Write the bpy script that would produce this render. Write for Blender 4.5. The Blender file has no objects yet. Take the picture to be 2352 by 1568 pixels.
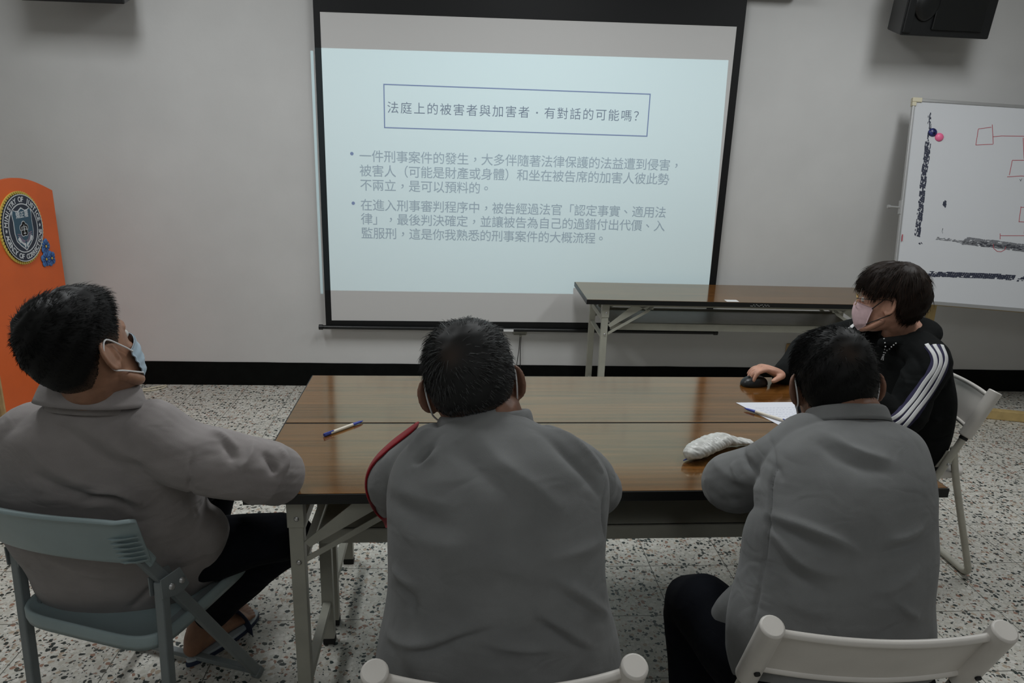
import bpy, bmesh, math, random
import numpy as np
from mathutils import Vector, Matrix
from mathutils.bvhtree import BVHTree

S = bpy.context.scene
COL = S.collection
random.seed(7)
rng = np.random.default_rng(7)
R_ = math.radians

# ------------------------------------------------------------------ camera
F_PX, PITCH, ROLL, YAW, CAM_H = 1656.0, R_(15.87), R_(1.86), R_(-4.14), 1.589
_f = Vector((-math.sin(YAW) * math.cos(PITCH), math.cos(YAW) * math.cos(PITCH), -math.sin(PITCH)))
_r0 = Vector((math.cos(YAW), math.sin(YAW), 0)); _u0 = _r0.cross(_f)
CR = _r0 * math.cos(ROLL) + _u0 * math.sin(ROLL)
CU = _u0 * math.cos(ROLL) - _r0 * math.sin(ROLL)
CAM = Vector((0, 0, CAM_H))
cd = bpy.data.cameras.new('camera'); cam = bpy.data.objects.new('camera', cd); COL.objects.link(cam)
cd.sensor_width = 36; cd.lens = F_PX / 2352 * 36; cd.clip_start = 0.05
mw = Matrix((CR, CU, -_f)).transposed().to_4x4(); mw.translation = CAM
cam.matrix_world = mw
S.camera = cam

# ------------------------------------------------------------------ colour management, world
S.view_settings.view_transform = 'Standard'; S.view_settings.look = 'None'
S.view_settings.gamma = 1; S.view_settings.exposure = 0; S.view_settings.use_curve_mapping = False
w = bpy.data.worlds.new('world'); S.world = w; w.use_nodes = True
w.node_tree.nodes['Background'].inputs[0].default_value = (0.9, 0.95, 1, 1)
w.node_tree.nodes['Background'].inputs[1].default_value = 0.02

# ------------------------------------------------------------------ lights
CEIL_Z = 3.0
def area(name, loc, sx, sy, power, col=(0.95, 0.985, 1.0)):
    l = bpy.data.lights.new(name, 'AREA'); l.shape = 'RECTANGLE'; l.size = sx; l.size_y = sy
    l.energy = power; l.color = col
    o = bpy.data.objects.new(name, l); COL.objects.link(o); o.location = loc
    return o
for lx in (-1.5, 0.45, 2.4):
    area('ceiling_tube_front', (lx, 2.75, CEIL_Z - 0.06), 0.35, 1.2, 26)
    area('ceiling_tube_rear', (lx, -0.9, CEIL_Z - 0.06), 0.35, 1.2, 9)
# projector: a point lamp behind a rectangular gate (the slide), hung from the ceiling
PROJ = Vector((0.35, 1.15, 2.75))
SLIDE = [Vector((-0.861, 4.417, 2.036)), Vector((1.535, 4.417, 2.059)), Vector((1.566, 4.417, 0.652)), Vector((-0.861, 4.417, 0.646))]
pl = bpy.data.lights.new('projector_lamp', 'POINT'); pl.energy = 280; pl.shadow_soft_size = 0.0; pl.color = (0.56, 0.93, 1.03)
po = bpy.data.objects.new('projector_lamp', pl); COL.objects.link(po); po.location = PROJ
pl.use_nodes = True; nt = pl.node_tree
em = nt.nodes['Emission']; tc = nt.nodes.new('ShaderNodeTexCoord')
prev = None; cen = sum(SLIDE, Vector()) / 4 - PROJ
for i in range(4):
    n = (SLIDE[i] - PROJ).cross(SLIDE[(i + 1) % 4] - PROJ).normalized()
    if n.dot(cen) < 0: n = -n
    d = nt.nodes.new('ShaderNodeVectorMath'); d.operation = 'DOT_PRODUCT'; d.inputs[1].default_value = n
    nt.links.new(tc.outputs['Normal'], d.inputs[0])
    m = nt.nodes.new('ShaderNodeMapRange'); m.inputs['From Min'].default_value = -0.0004; m.inputs['From Max'].default_value = 0.0004
    nt.links.new(d.outputs['Value'], m.inputs['Value'])
    if prev is None: prev = m.outputs[0]
    else:
        k = nt.nodes.new('ShaderNodeMath'); k.operation = 'MULTIPLY'
        nt.links.new(prev, k.inputs[0]); nt.links.new(m.outputs[0], k.inputs[1]); prev = k.outputs[0]
nt.links.new(prev, em.inputs['Strength'])

# ------------------------------------------------------------------ helpers
def ray(px, py):
    return (_f + CR * ((px - 1176) / F_PX) - CU * ((py - 784) / F_PX))
def aty(px, py, Y):
    d = ray(px, py); return CAM + d * (Y / d.y)
def atz(px, py, z):
    d = ray(px, py); return CAM + d * ((z - CAM_H) / d.z)

def tag(o, label=None, cat=None, group=None, kind=None):
    if label: o['label'] = label
    if cat: o['category'] = cat
    if group: o['group'] = group
    if kind: o['kind'] = kind
    return o
def empty(name, loc, rz=0.0):
    o = bpy.data.objects.new(name, None); COL.objects.link(o); o.location = loc
    o.rotation_euler = (0, 0, rz); o.empty_display_size = 0.05
    return o
def link_mesh(name, me, mat, parent=None, smooth=False, world=True):
    """world=True: mesh is in world space while the parent is elsewhere"""
    if smooth: me.shade_smooth()
    for m in (mat if isinstance(mat, (list, tuple)) else [mat]): me.materials.append(m)
    me.name = name
    o = bpy.data.objects.new(name, me); COL.objects.link(o)
    if parent is not None: o.parent = parent
    return o
def obj(name, bm, mat, parent=None, smooth=False, bevel=0.0, seg=2):
    me = bpy.data.meshes.new(name)
    bmesh.ops.recalc_face_normals(bm, faces=bm.faces[:])
    bm.to_mesh(me); bm.free()
    o = link_mesh(name, me, mat, parent, smooth)
    if bevel:
        b = o.modifiers.new('bevel', 'BEVEL'); b.width = bevel; b.segments = seg; b.limit_method = 'ANGLE'; b.angle_limit = R_(40)
    return o
def auto_smooth(o, ang=35):
    me = o.data
    bm = bmesh.new(); bm.from_mesh(me)
    for e in bm.edges:
        e.smooth = not (len(e.link_faces) == 2 and e.calc_face_angle(0) > R_(ang))
    for f in bm.faces: f.smooth = True
    bm.to_mesh(me); bm.free()
    return o
def box(bm, c, s, M=None):
    """box centred at c with full sizes s"""
    mm = Matrix.Translation(Vector(c)) @ Matrix.Diagonal(Vector((s[0], s[1], s[2], 1)))
    if M is not None: mm = M @ mm
    bmesh.ops.create_cube(bm, size=1.0, matrix=mm)
def bx(bm, x0, x1, y0, y1, z0, z1):
    box(bm, ((x0 + x1) / 2, (y0 + y1) / 2, (z0 + z1) / 2), (abs(x1 - x0), abs(y1 - y0), abs(z1 - z0)))
def bar(bm, a, b, wdt, thk, up=(0, 0, 1)):
    """rectangular bar from a to b; wdt along side, thk along up-ish"""
    a = Vector(a); b = Vector(b); t = (b - a); L = t.length; t.normalize()
    s = t.cross(Vector(up))
    if s.length < 1e-4: s = t.cross(Vector((0, 1, 0)))
    s.normalize(); u = s.cross(t).normalized()
    M = Matrix((s, t, u)).transposed().to_4x4(); M.translation = (a + b) / 2
    box(bm, (0, 0, 0), (wdt, L, thk), M)
def cyl(bm, a, b, r, n=16, r2=None):
    a = Vector(a); b = Vector(b); t = b - a; L = t.length
    q = Vector((0, 0, 1)).rotation_difference(t.normalized()).to_matrix().to_4x4(); q.translation = (a + b) / 2
    bmesh.ops.create_cone(bm, cap_ends=True, segments=n, radius1=r, radius2=r if r2 is None else r2, depth=L, matrix=q)
def sph(bm, c, r, M=None, u=16, v=10):
    r = (r, r, r) if not hasattr(r, '__len__') else r
    mm = Matrix.Translation(Vector(c)) @ Matrix.Diagonal(Vector((r[0], r[1], r[2], 1)))
    if M is not None: mm = M @ mm
    bmesh.ops.create_uvsphere(bm, u_segments=u, v_segments=v, radius=1.0, matrix=mm)
def prism(bm, pts, ext):
    """extrude polygon (3-D points) along vector ext"""
    vs = [bm.verts.new(p) for p in pts]; ve = [bm.verts.new(Vector(p) + Vector(ext)) for p in pts]
    n = len(vs); bm.faces.new(vs); bm.faces.new(ve[::-1])
    for i in range(n): bm.faces.new((vs[i], ve[i], ve[(i + 1) % n], vs[(i + 1) % n]))
def catmull(P, sub):
    P = [np.array(p, float) for p in P]; out = []
    n = len(P)
    for i in range(n - 1):
        p0 = P[i - 1] if i > 0 else 2 * P[0] - P[1]
        p1, p2 = P[i], P[i + 1]
        p3 = P[i + 2] if i + 2 < n else 2 * P[-1] - P[-2]
        for k in range(sub):
            t = k / sub
            out.append(0.5 * ((2 * p1) + (-p0 + p2) * t + (2 * p0 - 5 * p1 + 4 * p2 - p3) * t * t + (-p0 + 3 * p1 - 3 * p2 + p3) * t ** 3))
    out.append(P[-1]); return out
def loft(bm, rings, cap=True):
    vv = [[bm.verts.new(tuple(p)) for p in r] for r in rings]
    n = len(vv[0])
    for a, b in zip(vv, vv[1:]):
        for i in range(n):
            bm.faces.new((a[i], a[(i + 1) % n], b[(i + 1) % n], b[i]))
    if cap:
        for r, fl in ((vv[0], True), (vv[-1], False)):
            c = bm.verts.new(sum((v.co for v in r), Vector()) / n)
            for i in range(n):
                bm.faces.new((r[(i + 1) % n], r[i], c) if fl else (r[i], r[(i + 1) % n], c))
def ellring(c, a, b, n=28, p=2.0):
    t = np.arange(n) / n * 2 * np.pi; ct, st = np.cos(t), np.sin(t)
    if p != 2.0:
        ct = np.sign(ct) * np.abs(ct) ** (2 / p); st = np.sign(st) * np.abs(st) ** (2 / p)
    return np.array(c)[None] + ct[:, None] * np.array(a)[None] + st[:, None] * np.array(b)[None]
def tube(bm, pts, rad, n=14, sub=4, up=None, caps=True):
    """smooth tube with round ends; rad entries scalar or (side, up) radii"""
    rr = [(r, r) if not hasattr(r, '__len__') else tuple(r) for r in rad]
    Q = catmull([list(p) + list(r) for p, r in zip(pts, rr)], sub)
    C = np.array([q[:3] for q in Q]); A = np.array([q[3:5] for q in Q]).clip(1e-4)
    T = np.gradient(C, axis=0); T /= np.linalg.norm(T, axis=1)[:, None] + 1e-9
    u = np.array(up, float) if up is not None else np.array([0, 0, 1.0])
    if abs(u @ T[0]) > 0.95: u = np.array([0, 1.0, 0])
    rings = []; frames = []
    for c, a, t in zip(C, A, T):
        if up is not None:
            uu = np.array(up, float); uu = uu - (uu @ t) * t
            if np.linalg.norm(uu) > 0.2: u = uu
        u = u - (u @ t) * t; u /= np.linalg.norm(u) + 1e-9
        s = np.cross(t, u)
        frames.append((c, s, u, t, a)); 
    def ends(fr, sg):
        c, s, u, t, a = fr; m = min(a) * 0.9; o = []
        for k in (0.25, 0.55, 0.8, 0.95):
            ang = k * math.pi / 2
            o.append(ellring(c + sg * t * m * math.sin(ang), s * a[0] * math.cos(ang), u * a[1] * math.cos(ang), n))
        return o
    for c, s, u, t, a in frames: rings.append(ellring(c, s * a[0], u * a[1], n))
    if caps: rings = ends(frames[0], -1)[::-1] + rings + ends(frames[-1], 1)
    loft(bm, rings)
    return frames
def evaluated_mesh(o):
    bpy.context.view_layer.update()
    return bpy.data.meshes.new_from_object(o.evaluated_get(bpy.context.evaluated_depsgraph_get()))
def fuse(bm, voxel, smooth):
    """overlapping closed shapes -> one continuous surface"""
    bmesh.ops.recalc_face_normals(bm, faces=bm.faces[:])
    me = bpy.data.meshes.new('t'); bm.to_mesh(me); bm.free()
    o = bpy.data.objects.new('t', me); COL.objects.link(o)
    m = o.modifiers.new('r', 'REMESH'); m.mode = 'VOXEL'; m.voxel_size = voxel
    if smooth:
        s = o.modifiers.new('s', 'SMOOTH'); s.factor = 0.5; s.iterations = smooth
    out = evaluated_mesh(o)
    bpy.data.objects.remove(o); bpy.data.meshes.remove(me)
    return out
def coords(me):
    a = np.empty(len(me.vertices) * 3, np.float32); me.vertices.foreach_get('co', a); return a.reshape(-1, 3).astype(float)
def normals(me):
    a = np.empty(len(me.vertices) * 3, np.float32); me.vertex_normals.foreach_get('vector', a); return a.reshape(-1, 3).astype(float)
def set_coords(me, v):
    me.vertices.foreach_set('co', v.astype(np.float32).ravel()); me.update()
def bvh_of(me):
    v = coords(me); return BVHTree.FromPolygons([tuple(x) for x in v], [tuple(p.vertices) for p in me.polygons])
def segdist(V, a, b):
    ab = b - a; t = ((V - a) @ ab / (ab @ ab + 1e-12)).clip(0, 1)
    return np.linalg.norm(V - (a + t[:, None] * ab), axis=1), t
def folds(me, specs, waves=0.0022, seed=1, freq=26):
    """press ridges (+) and creases (-) into cloth along lines lying on its surface, plus gentle unevenness"""
    V = coords(me); N = normals(me); bv = bvh_of(me)
    D = np.zeros(len(V))
    g = np.random.default_rng(seed)
    for k in range(9):
        d = g.normal(size=3); d /= np.linalg.norm(d)
        fr = freq * g.uniform(0.5, 1.6); wv = g.normal(size=3) * 0.25
        ph = V @ d * fr + np.sin(V @ (g.normal(size=3) * 9)) * 1.3 + g.uniform(0, 6)
        D += np.sin(ph) * waves * g.uniform(0.3, 1.0) / (1 + fr / 60)
    for pts, wd, amp in specs:
        L = []
        for px, py in pts:
            h = bv.ray_cast(CAM, ray(px, py).normalized())
            if h[0] is not None: L.append(np.array(h[0]))
        if len(L) < 2: continue
        L = [p for p in catmull(L, 5)]
        best = np.full(len(V), 9.0); pos = np.zeros(len(V)); tot = len(L) - 1
        for i in range(tot):
            d, t = segdist(V, L[i], L[i + 1]); m = d < best
            best[m] = d[m]; pos[m] = ((i + t) / tot)[m]
        tap = np.sin(np.clip(pos, 0.02, 0.98) * np.pi) ** 0.6
        q = best / (wd * 0.8); D += amp * 1.5 * tap * np.exp(-np.abs(q) ** 1.6)
    set_coords(me, V + N * D[:, None])

# ------------------------------------------------------------------ materials
def mat(name, col, rough=0.6, metal=0.0, spec=0.5, **kw):
    m = bpy.data.materials.new(name); m.use_nodes = True
    b = m.node_tree.nodes['Principled BSDF']
    b.inputs['Base Color'].default_value = (*col, 1); b.inputs['Roughness'].default_value = rough
    b.inputs['Metallic'].default_value = metal; b.inputs['Specular IOR Level'].default_value = spec
    for k, v in kw.items(): b.inputs[k.replace('_', ' ')].default_value = v
    return m
class NT:
    def __init__(s, m): s.t = m.node_tree; s.n = s.t.nodes; s.b = s.n['Principled BSDF']
    def add(s, typ, **kw):
        n = s.n.new(typ)
        for k, v in kw.items():
            if k in n.inputs: n.inputs[k].default_value = v
            else: setattr(n, k, v)
        return n
    def link(s, a, b): s.t.links.new(a, b)
    def pos(s, scale=(1, 1, 1), obj_space=False):
        g = s.add('ShaderNodeTexCoord'); o = g.outputs['Object'] if obj_space else s.add('ShaderNodeNewGeometry').outputs['Position']
        mp = s.add('ShaderNodeMapping'); mp.inputs['Scale'].default_value = scale
        s.link(o, mp.inputs[0]); return mp.outputs[0]
    def ramp(s, fac, stops, interp='LINEAR'):
        r = s.add('ShaderNodeValToRGB'); r.color_ramp.interpolation = interp
        e = r.color_ramp.elements
        e[0].position = stops[0][0]; e[0].color = (*stops[0][1], 1); e[1].position = stops[-1][0]; e[1].color = (*stops[-1][1], 1)
        for p, c in stops[1:-1]:
            x = e.new(p); x.color = (*c, 1)
        s.link(fac, r.inputs[0]); return r.outputs[0]
    def mix(s, fac, a, b, mode='MIX'):
        m = s.add('ShaderNodeMix', data_type='RGBA', blend_type=mode)
        for i, v in ((0, fac), (6, a), (7, b)):
            if hasattr(v, 'is_linked') or hasattr(v, 'links'): s.link(v, m.inputs[i])
            else: m.inputs[i].default_value = v if i == 0 else (*v, 1)
        return m.outputs[2]
    def math(s, op, a, b=None):
        m = s.add('ShaderNodeMath', operation=op)
        for i, v in ((0, a), (1, b)):
            if v is None: continue
            if hasattr(v, 'links'): s.link(v, m.inputs[i])
            else: m.inputs[i].default_value = v
        return m.outputs[0]
    def bump(s, h, strength=0.3, dist=0.01):
        b = s.add('ShaderNodeBump'); b.inputs['Strength'].default_value = strength; b.inputs['Distance'].default_value = dist
        s.link(h, b.inputs['Height']); s.link(b.outputs[0], s.b.inputs['Normal'])
def noisy(name, col, rough, amt=0.12, scale=8, bump=0.0, bscale=200, **kw):
    m = mat(name, col, rough, **kw); t = NT(m)
    n = t.add('ShaderNodeTexNoise', Scale=scale, Detail=5.0); t.link(t.pos(), n.inputs['Vector'])
    lo = tuple(c * (1 - amt) for c in col); hi = tuple(min(1, c * (1 + amt)) for c in col)
    t.link(t.ramp(n.outputs['Fac'], [(0.3, lo), (0.7, hi)]), t.b.inputs['Base Color'])
    if bump:
        k = t.add('ShaderNodeTexNoise', Scale=bscale, Detail=2.0); t.link(t.pos(), k.inputs['Vector'])
        t.bump(k.outputs['Fac'], bump, 0.002)
    return m
def cloth(name, col, rough=0.9, amt=0.08, weave=0.25, sheen=0.12, crease=0.85):
    m = mat(name, col, rough, spec=0.15, Sheen_Weight=sheen, Sheen_Roughness=0.5); t = NT(m)
    n = t.add('ShaderNodeTexNoise', Scale=14.0, Detail=6.0); t.link(t.pos(), n.inputs['Vector'])
    lo = tuple(c * (1 - amt) for c in col); hi = tuple(c * (1 + amt) for c in col)
    t.link(t.ramp(n.outputs['Fac'], [(0.3, lo), (0.7, hi)]), t.b.inputs['Base Color'])
    k = t.add('ShaderNodeTexNoise', Scale=900.0, Detail=1.0); t.link(t.pos(), k.inputs['Vector'])
    # soft creases: folded-over noise, stretched sideways
    c1 = t.add('ShaderNodeTexNoise', Scale=1.0, Detail=1.5, Distortion=0.9); t.link(t.pos((4, 4, 8)), c1.inputs['Vector'])
    c2 = t.add('ShaderNodeTexNoise', Scale=1.0, Detail=1.0, Distortion=1.0); t.link(t.pos((12, 11, 21)), c2.inputs['Vector'])
    f1 = t.math('ABSOLUTE', t.math('SUBTRACT', c1.outputs['Fac'], 0.5)); f2 = t.math('ABSOLUTE', t.math('SUBTRACT', c2.outputs['Fac'], 0.5))
    h = t.math('ADD', t.math('MULTIPLY', t.math('ADD', t.math('POWER', f1, 1.35), t.math('MULTIPLY', c1.outputs['Fac'], 0.25)), 1.5), t.math('ADD', t.math('MULTIPLY', t.math('POWER', f2, 1.4), 0.35), t.math('MULTIPLY', k.outputs['Fac'], 0.02 * weave / 0.25)))
    t.bump(h, crease, 0.022)
    return m
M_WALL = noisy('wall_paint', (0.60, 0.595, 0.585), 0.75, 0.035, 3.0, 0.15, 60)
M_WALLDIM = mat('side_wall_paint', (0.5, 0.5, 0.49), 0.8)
M_BASE = noisy('black_baseboard_paint', (0.0035, 0.004, 0.0035), 0.7, 0.3, 20, spec=0.1)
M_CEIL = mat('ceiling_paint', (0.6, 0.6, 0.58), 0.9)
M_SCREEN = mat('screen_fabric', (0.60, 0.59, 0.58), 0.85, spec=0.1)
M_BLACKFAB = mat('black_screen_border', (0.0045, 0.0049, 0.0054), 0.6, spec=0.3)
M_BLACKMET = mat('black_metal', (0.0036, 0.0040, 0.0040), 0.35)
M_BLACKPL = noisy('black_plastic', (0.0054, 0.0059, 0.0063), 0.4, 0.1, 40)
M_STEEL = noisy('beige_grey_painted_steel', (0.36, 0.355, 0.30), 0.4, 0.06, 20)
M_CHROME = mat('chrome_screw', (0.6, 0.6, 0.6), 0.25, 1.0)
M_RUBBER = mat('black_rubber', (0.01, 0.01, 0.01), 0.8)
M_EDGE = mat('black_edge_band', (0.0036, 0.0040, 0.0040), 0.4)
M_WHITEPL = noisy('white_chair_plastic', (0.66, 0.625, 0.58), 0.4, 0.05, 10)
M_CREAM = noisy('cream_painted_tube', (0.50, 0.48, 0.41), 0.35, 0.08, 25)
M_TEALPL = noisy('grey_teal_plastic', (0.29, 0.365, 0.375), 0.45, 0.06, 10)
M_TEALMET = noisy('grey_painted_tube', (0.19, 0.215, 0.22), 0.4, 0.06, 20)
M_ORANGE = noisy('orange_laminate', (0.72, 0.125, 0.022), 0.5, 0.05, 6, 0.1, 120)
M_TANWOOD = noisy('tan_plywood', (0.45, 0.29, 0.13), 0.55, 0.15, 30)
M_EASEL = noisy('pine_wood', (0.50, 0.36, 0.15), 0.5, 0.12, 25)
M_WB = mat('whiteboard_enamel', (0.62, 0.63, 0.65), 0.18)
M_ALU = mat('aluminium_frame', (0.55, 0.55, 0.55), 0.35, 0.7)
M_IVORY = mat('ivory_plastic', (0.62, 0.57, 0.42), 0.5)
M_MARKER = mat('dark_blue_marker_ink', (0.03, 0.035, 0.06), 0.6)
M_SMUDGE = mat('smudged_grey_ink', (0.18, 0.185, 0.2), 0.6)
M_REDINK = mat('red_marker_ink', (0.42, 0.07, 0.09), 0.6)
M_PINK = mat('pink_magnet', (0.85, 0.16, 0.32), 0.4)
M_NAVYMAG = noisy('navy_magnet', (0.02, 0.025, 0.12), 0.3, 0.9, 90)
M_GREY = cloth('grey_uniform_cloth', (0.185, 0.188, 0.187))
M_GREYB = cloth('warm_grey_uniform_cloth', (0.275, 0.252, 0.246))
M_BLACKCL = cloth('black_cotton', (0.0035, 0.004, 0.004), amt=0.2, sheen=0.0)
M_NAVYCL = cloth('dark_navy_cloth', (0.002, 0.0028, 0.0055), amt=0.2, sheen=0.0)
M_TRACK = cloth('black_fleece', (0.0045, 0.0052, 0.0052), amt=0.2, sheen=0.0)
M_STRIPE = mat('white_stripe_cloth', (0.62, 0.62, 0.62), 0.8)
M_NAVYST = mat('navy_stripe_band', (0.015, 0.012, 0.05), 0.8)
M_RED = cloth('red_armband_cloth', (0.25, 0.008, 0.014))
def skin_mat(name, col):
    m = mat(name, col, 0.5, spec=0.35, Subsurface_Weight=0.06, Subsurface_Scale=0.01); t = NT(m)
    n = t.add('ShaderNodeTexNoise', Scale=45.0, Detail=5.0); t.link(t.pos(), n.inputs['Vector'])
    t.link(t.ramp(n.outputs['Fac'], [(0.3, tuple(c * 0.85 for c in col)), (0.7, tuple(c * 1.12 for c in col))]), t.b.inputs['Base Color'])
    t.bump(n.outputs['Fac'], 0.15, 0.002)
    return m
M_SKIN1 = skin_mat('tanned_skin', (0.30, 0.155, 0.095))
M_SKIN2 = skin_mat('brown_skin', (0.22, 0.112, 0.073))
M_SKIN3 = skin_mat('fair_skin', (0.50, 0.27, 0.19))
def hair_mat(name, dark, light=None, knee=0.72, scalp=(0.1, 0.06, 0.04)):
    m = mat(name, dark, 0.55, spec=0.18); t = NT(m)
    a = t.add('ShaderNodeAttribute', attribute_name='tone')
    c = t.ramp(a.outputs['Fac'], [(0.0, dark), (knee, dark), (1.0, light or tuple(min(1, 3 * c + 0.01) for c in dark))])
    f = t.add('ShaderNodeAttribute', attribute_name='cover')
    t.link(t.mix(f.outputs['Fac'], scalp, c), t.b.inputs['Base Color'])
    return m
M_HAIRBLK = hair_mat('black_hair', (0.003, 0.003, 0.003), (0.012, 0.0115, 0.011))
M_HAIRGREY = hair_mat('salt_and_pepper_hair', (0.008, 0.008, 0.008), (0.13, 0.135, 0.135), 0.15)
M_HAIRBRN = hair_mat('dark_brown_hair', (0.013, 0.0075, 0.005), (0.045, 0.023, 0.013))
M_MASKB = noisy('pale_blue_mask_fabric', (0.36, 0.46, 0.54), 0.8, 0.06, 60)
M_MASKP = noisy('pink_mask_fabric', (0.56, 0.40, 0.42), 0.8, 0.08, 60)
M_LOOP = mat('white_elastic', (0.72, 0.72, 0.72), 0.7)
M_LOOPK = mat('black_elastic', (0.01, 0.01, 0.01), 0.7)
M_EYE = mat('eye_white', (0.6, 0.58, 0.55), 0.2)
M_GOLD = mat('gold_wire', (0.75, 0.52, 0.18), 0.25, 1.0)
M_PAPER = noisy('white_paper', (0.66, 0.67, 0.72), 0.8, 0.02, 5)
M_PENW = mat('cream_pen_barrel', (0.68, 0.62, 0.52), 0.35)
M_PENB = mat('blue_pen_plastic', (0.025, 0.05, 0.32), 0.3)
M_INKL = mat('blue_ink', (0.30, 0.33, 0.48), 0.7)
M_SLIDEINK = mat('slide_text_grey', (0.32, 0.325, 0.355), 0.85, spec=0.1)
M_SLIDEINK2 = mat('slide_text_dark_grey', (0.18, 0.18, 0.22), 0.85, spec=0.1)
M_SLIDERULE = mat('slide_rule_blue_grey', (0.2, 0.21, 0.32), 0.85, spec=0.1)
M_CORDK = mat('black_cord', (0.012, 0.012, 0.012), 0.6)
M_CABLE = mat('ivory_cable', (0.55, 0.50, 0.38), 0.5)
M_SLIP = mat('pale_blue_slipper', (0.42, 0.47, 0.50), 0.6)
M_SLIPD = mat('navy_slipper_sole', (0.015, 0.025, 0.06), 0.6)
M_EMNAVY = mat('emblem_navy', (0.016, 0.025, 0.045), 0.5)
M_EMTEAL = mat('emblem_shield_blue', (0.03, 0.085, 0.13), 0.5)
M_EMWHITE = mat('emblem_white', (0.62, 0.64, 0.66), 0.5)
M_EMGOLD = mat('emblem_gold', (0.62, 0.48, 0.10), 0.5)
M_EMPINK = mat('emblem_lilac', (0.30, 0.2, 0.27), 0.5)
M_FLBLUE = mat('flower_blue', (0.06, 0.17, 0.42), 0.6)
M_FLBLUE2 = mat('flower_dark_blue', (0.015, 0.035, 0.14), 0.6)
M_FLYEL = mat('flower_yellow', (0.6, 0.42, 0.05), 0.6)
M_LEAF = mat('leaf_green', (0.04, 0.10, 0.05), 0.6)
def wood_mat(name, dark, light):
    m = mat(name, light, 0.12, spec=0.5, IOR=2.25, Specular_Tint=(0.92, 1.0, 0.72, 1)); t = NT(m)
    n = t.add('ShaderNodeTexNoise', Scale=1.0, Detail=7.0, Roughness=0.65, Distortion=0.4); t.link(t.pos((1.6, 75, 75), True), n.inputs['Vector'])
    n2 = t.add('ShaderNodeTexNoise', Scale=1.0, Detail=3.0); t.link(t.pos((2.2, 14, 14), True), n2.inputs['Vector'])
    f = t.math('ADD', t.math('MULTIPLY', n.outputs['Fac'], 0.65), t.math('MULTIPLY', n2.outputs['Fac'], 0.35))
    t.link(t.ramp(f, [(0.36, dark), (0.5, tuple((a + b) / 2 for a, b in zip(dark, light))), (0.64, light)]), t.b.inputs['Base Color'])
    n3 = t.add('ShaderNodeTexNoise', Scale=7.0, Detail=4.0); t.link(t.pos((1, 1, 1), True), n3.inputs['Vector'])
    rr = t.add('ShaderNodeMapRange'); rr.inputs['To Min'].default_value = 0.08; rr.inputs['To Max'].default_value = 0.15
    t.link(n3.outputs['Fac'], rr.inputs['Value']); t.link(rr.outputs[0], t.b.inputs['Roughness'])
    return m
M_WOOD = wood_mat('brown_wood_laminate', (0.072, 0.027, 0.005), (0.180, 0.070, 0.016))
def terrazzo():
    m = mat('terrazzo_tile', (0.5, 0.5, 0.45), 0.35, spec=0.4); t = NT(m)
    base = (0.53, 0.515, 0.465)
    p = t.pos()
    dn = t.add('ShaderNodeTexNoise', Scale=60.0, Detail=2.0); t.link(p, dn.inputs['Vector'])
    dm = t.add('ShaderNodeVectorMath', operation='MULTIPLY_ADD'); t.link(dn.outputs['Color'], dm.inputs[0])
    dm.inputs[1].default_value = (0.012, 0.012, 0.012); t.link(p, dm.inputs[2])
    def chips(scale, stops):
        v = t.add('ShaderNodeTexVoronoi', Scale=scale, Randomness=1.0); t.link(dm.outputs[0], v.inputs['Vector'])
        sx = t.add('ShaderNodeSeparateColor'); t.link(v.outputs['Color'], sx.inputs[0])
        return v.outputs['Distance'], sx.outputs[0], sx.outputs[1]
    d1, r1, g1 = chips(62.0, None)
    c1 = t.ramp(r1, [(0, (0.025, 0.035, 0.033)), (0.13, (0.07, 0.07, 0.06)), (0.17, (0.30, 0.17, 0.12)), (0.23, (0.42, 0.34, 0.26)), (0.31, (0.50, 0.48, 0.42)), (0.55, (0.60, 0.58, 0.52)), (0.8, (0.66, 0.64, 0.59)), (1, (0.70, 0.69, 0.65))], 'CONSTANT')
    d2, r2, g2 = chips(150.0, None)
    c2 = t.ramp(r2, [(0, (0.05, 0.06, 0.055)), (0.10, (0.32, 0.22, 0.17)), (0.16, base), (0.7, (0.60, 0.58, 0.53)), (1, (0.65, 0.64, 0.59))], 'CONSTANT')
    inside = t.math('LESS_THAN', d1, 0.47)
    c = t.mix(inside, c2, c1)
    nb = t.add('ShaderNodeTexNoise', Scale=2.2, Detail=4.0); t.link(p, nb.inputs['Vector'])
    c = t.mix(0.35, c, t.ramp(nb.outputs['Fac'], [(0.3, (0.62, 0.63, 0.62)), (0.7, (1, 0.99, 0.97))]), 'MULTIPLY')
    # tile joints every 0.3 m
    sp = t.add('ShaderNodeSeparateXYZ'); t.link(p, sp.inputs[0])
    def joint(o, off):
        f = t.math('FRACT', t.math('DIVIDE', t.math('SUBTRACT', o, off - 30.0), 0.3))
        return t.math('LESS_THAN', t.math('ABSOLUTE', t.math('SUBTRACT', f, 0.5)), 0.494)
    j = t.math('MULTIPLY', joint(sp.outputs[0], 0.741), joint(sp.outputs[1], 2.417))
    t.link(t.mix(j, (0.13, 0.125, 0.105), c), t.b.inputs['Base Color'])
    return m
M_FLOOR = terrazzo()

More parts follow.
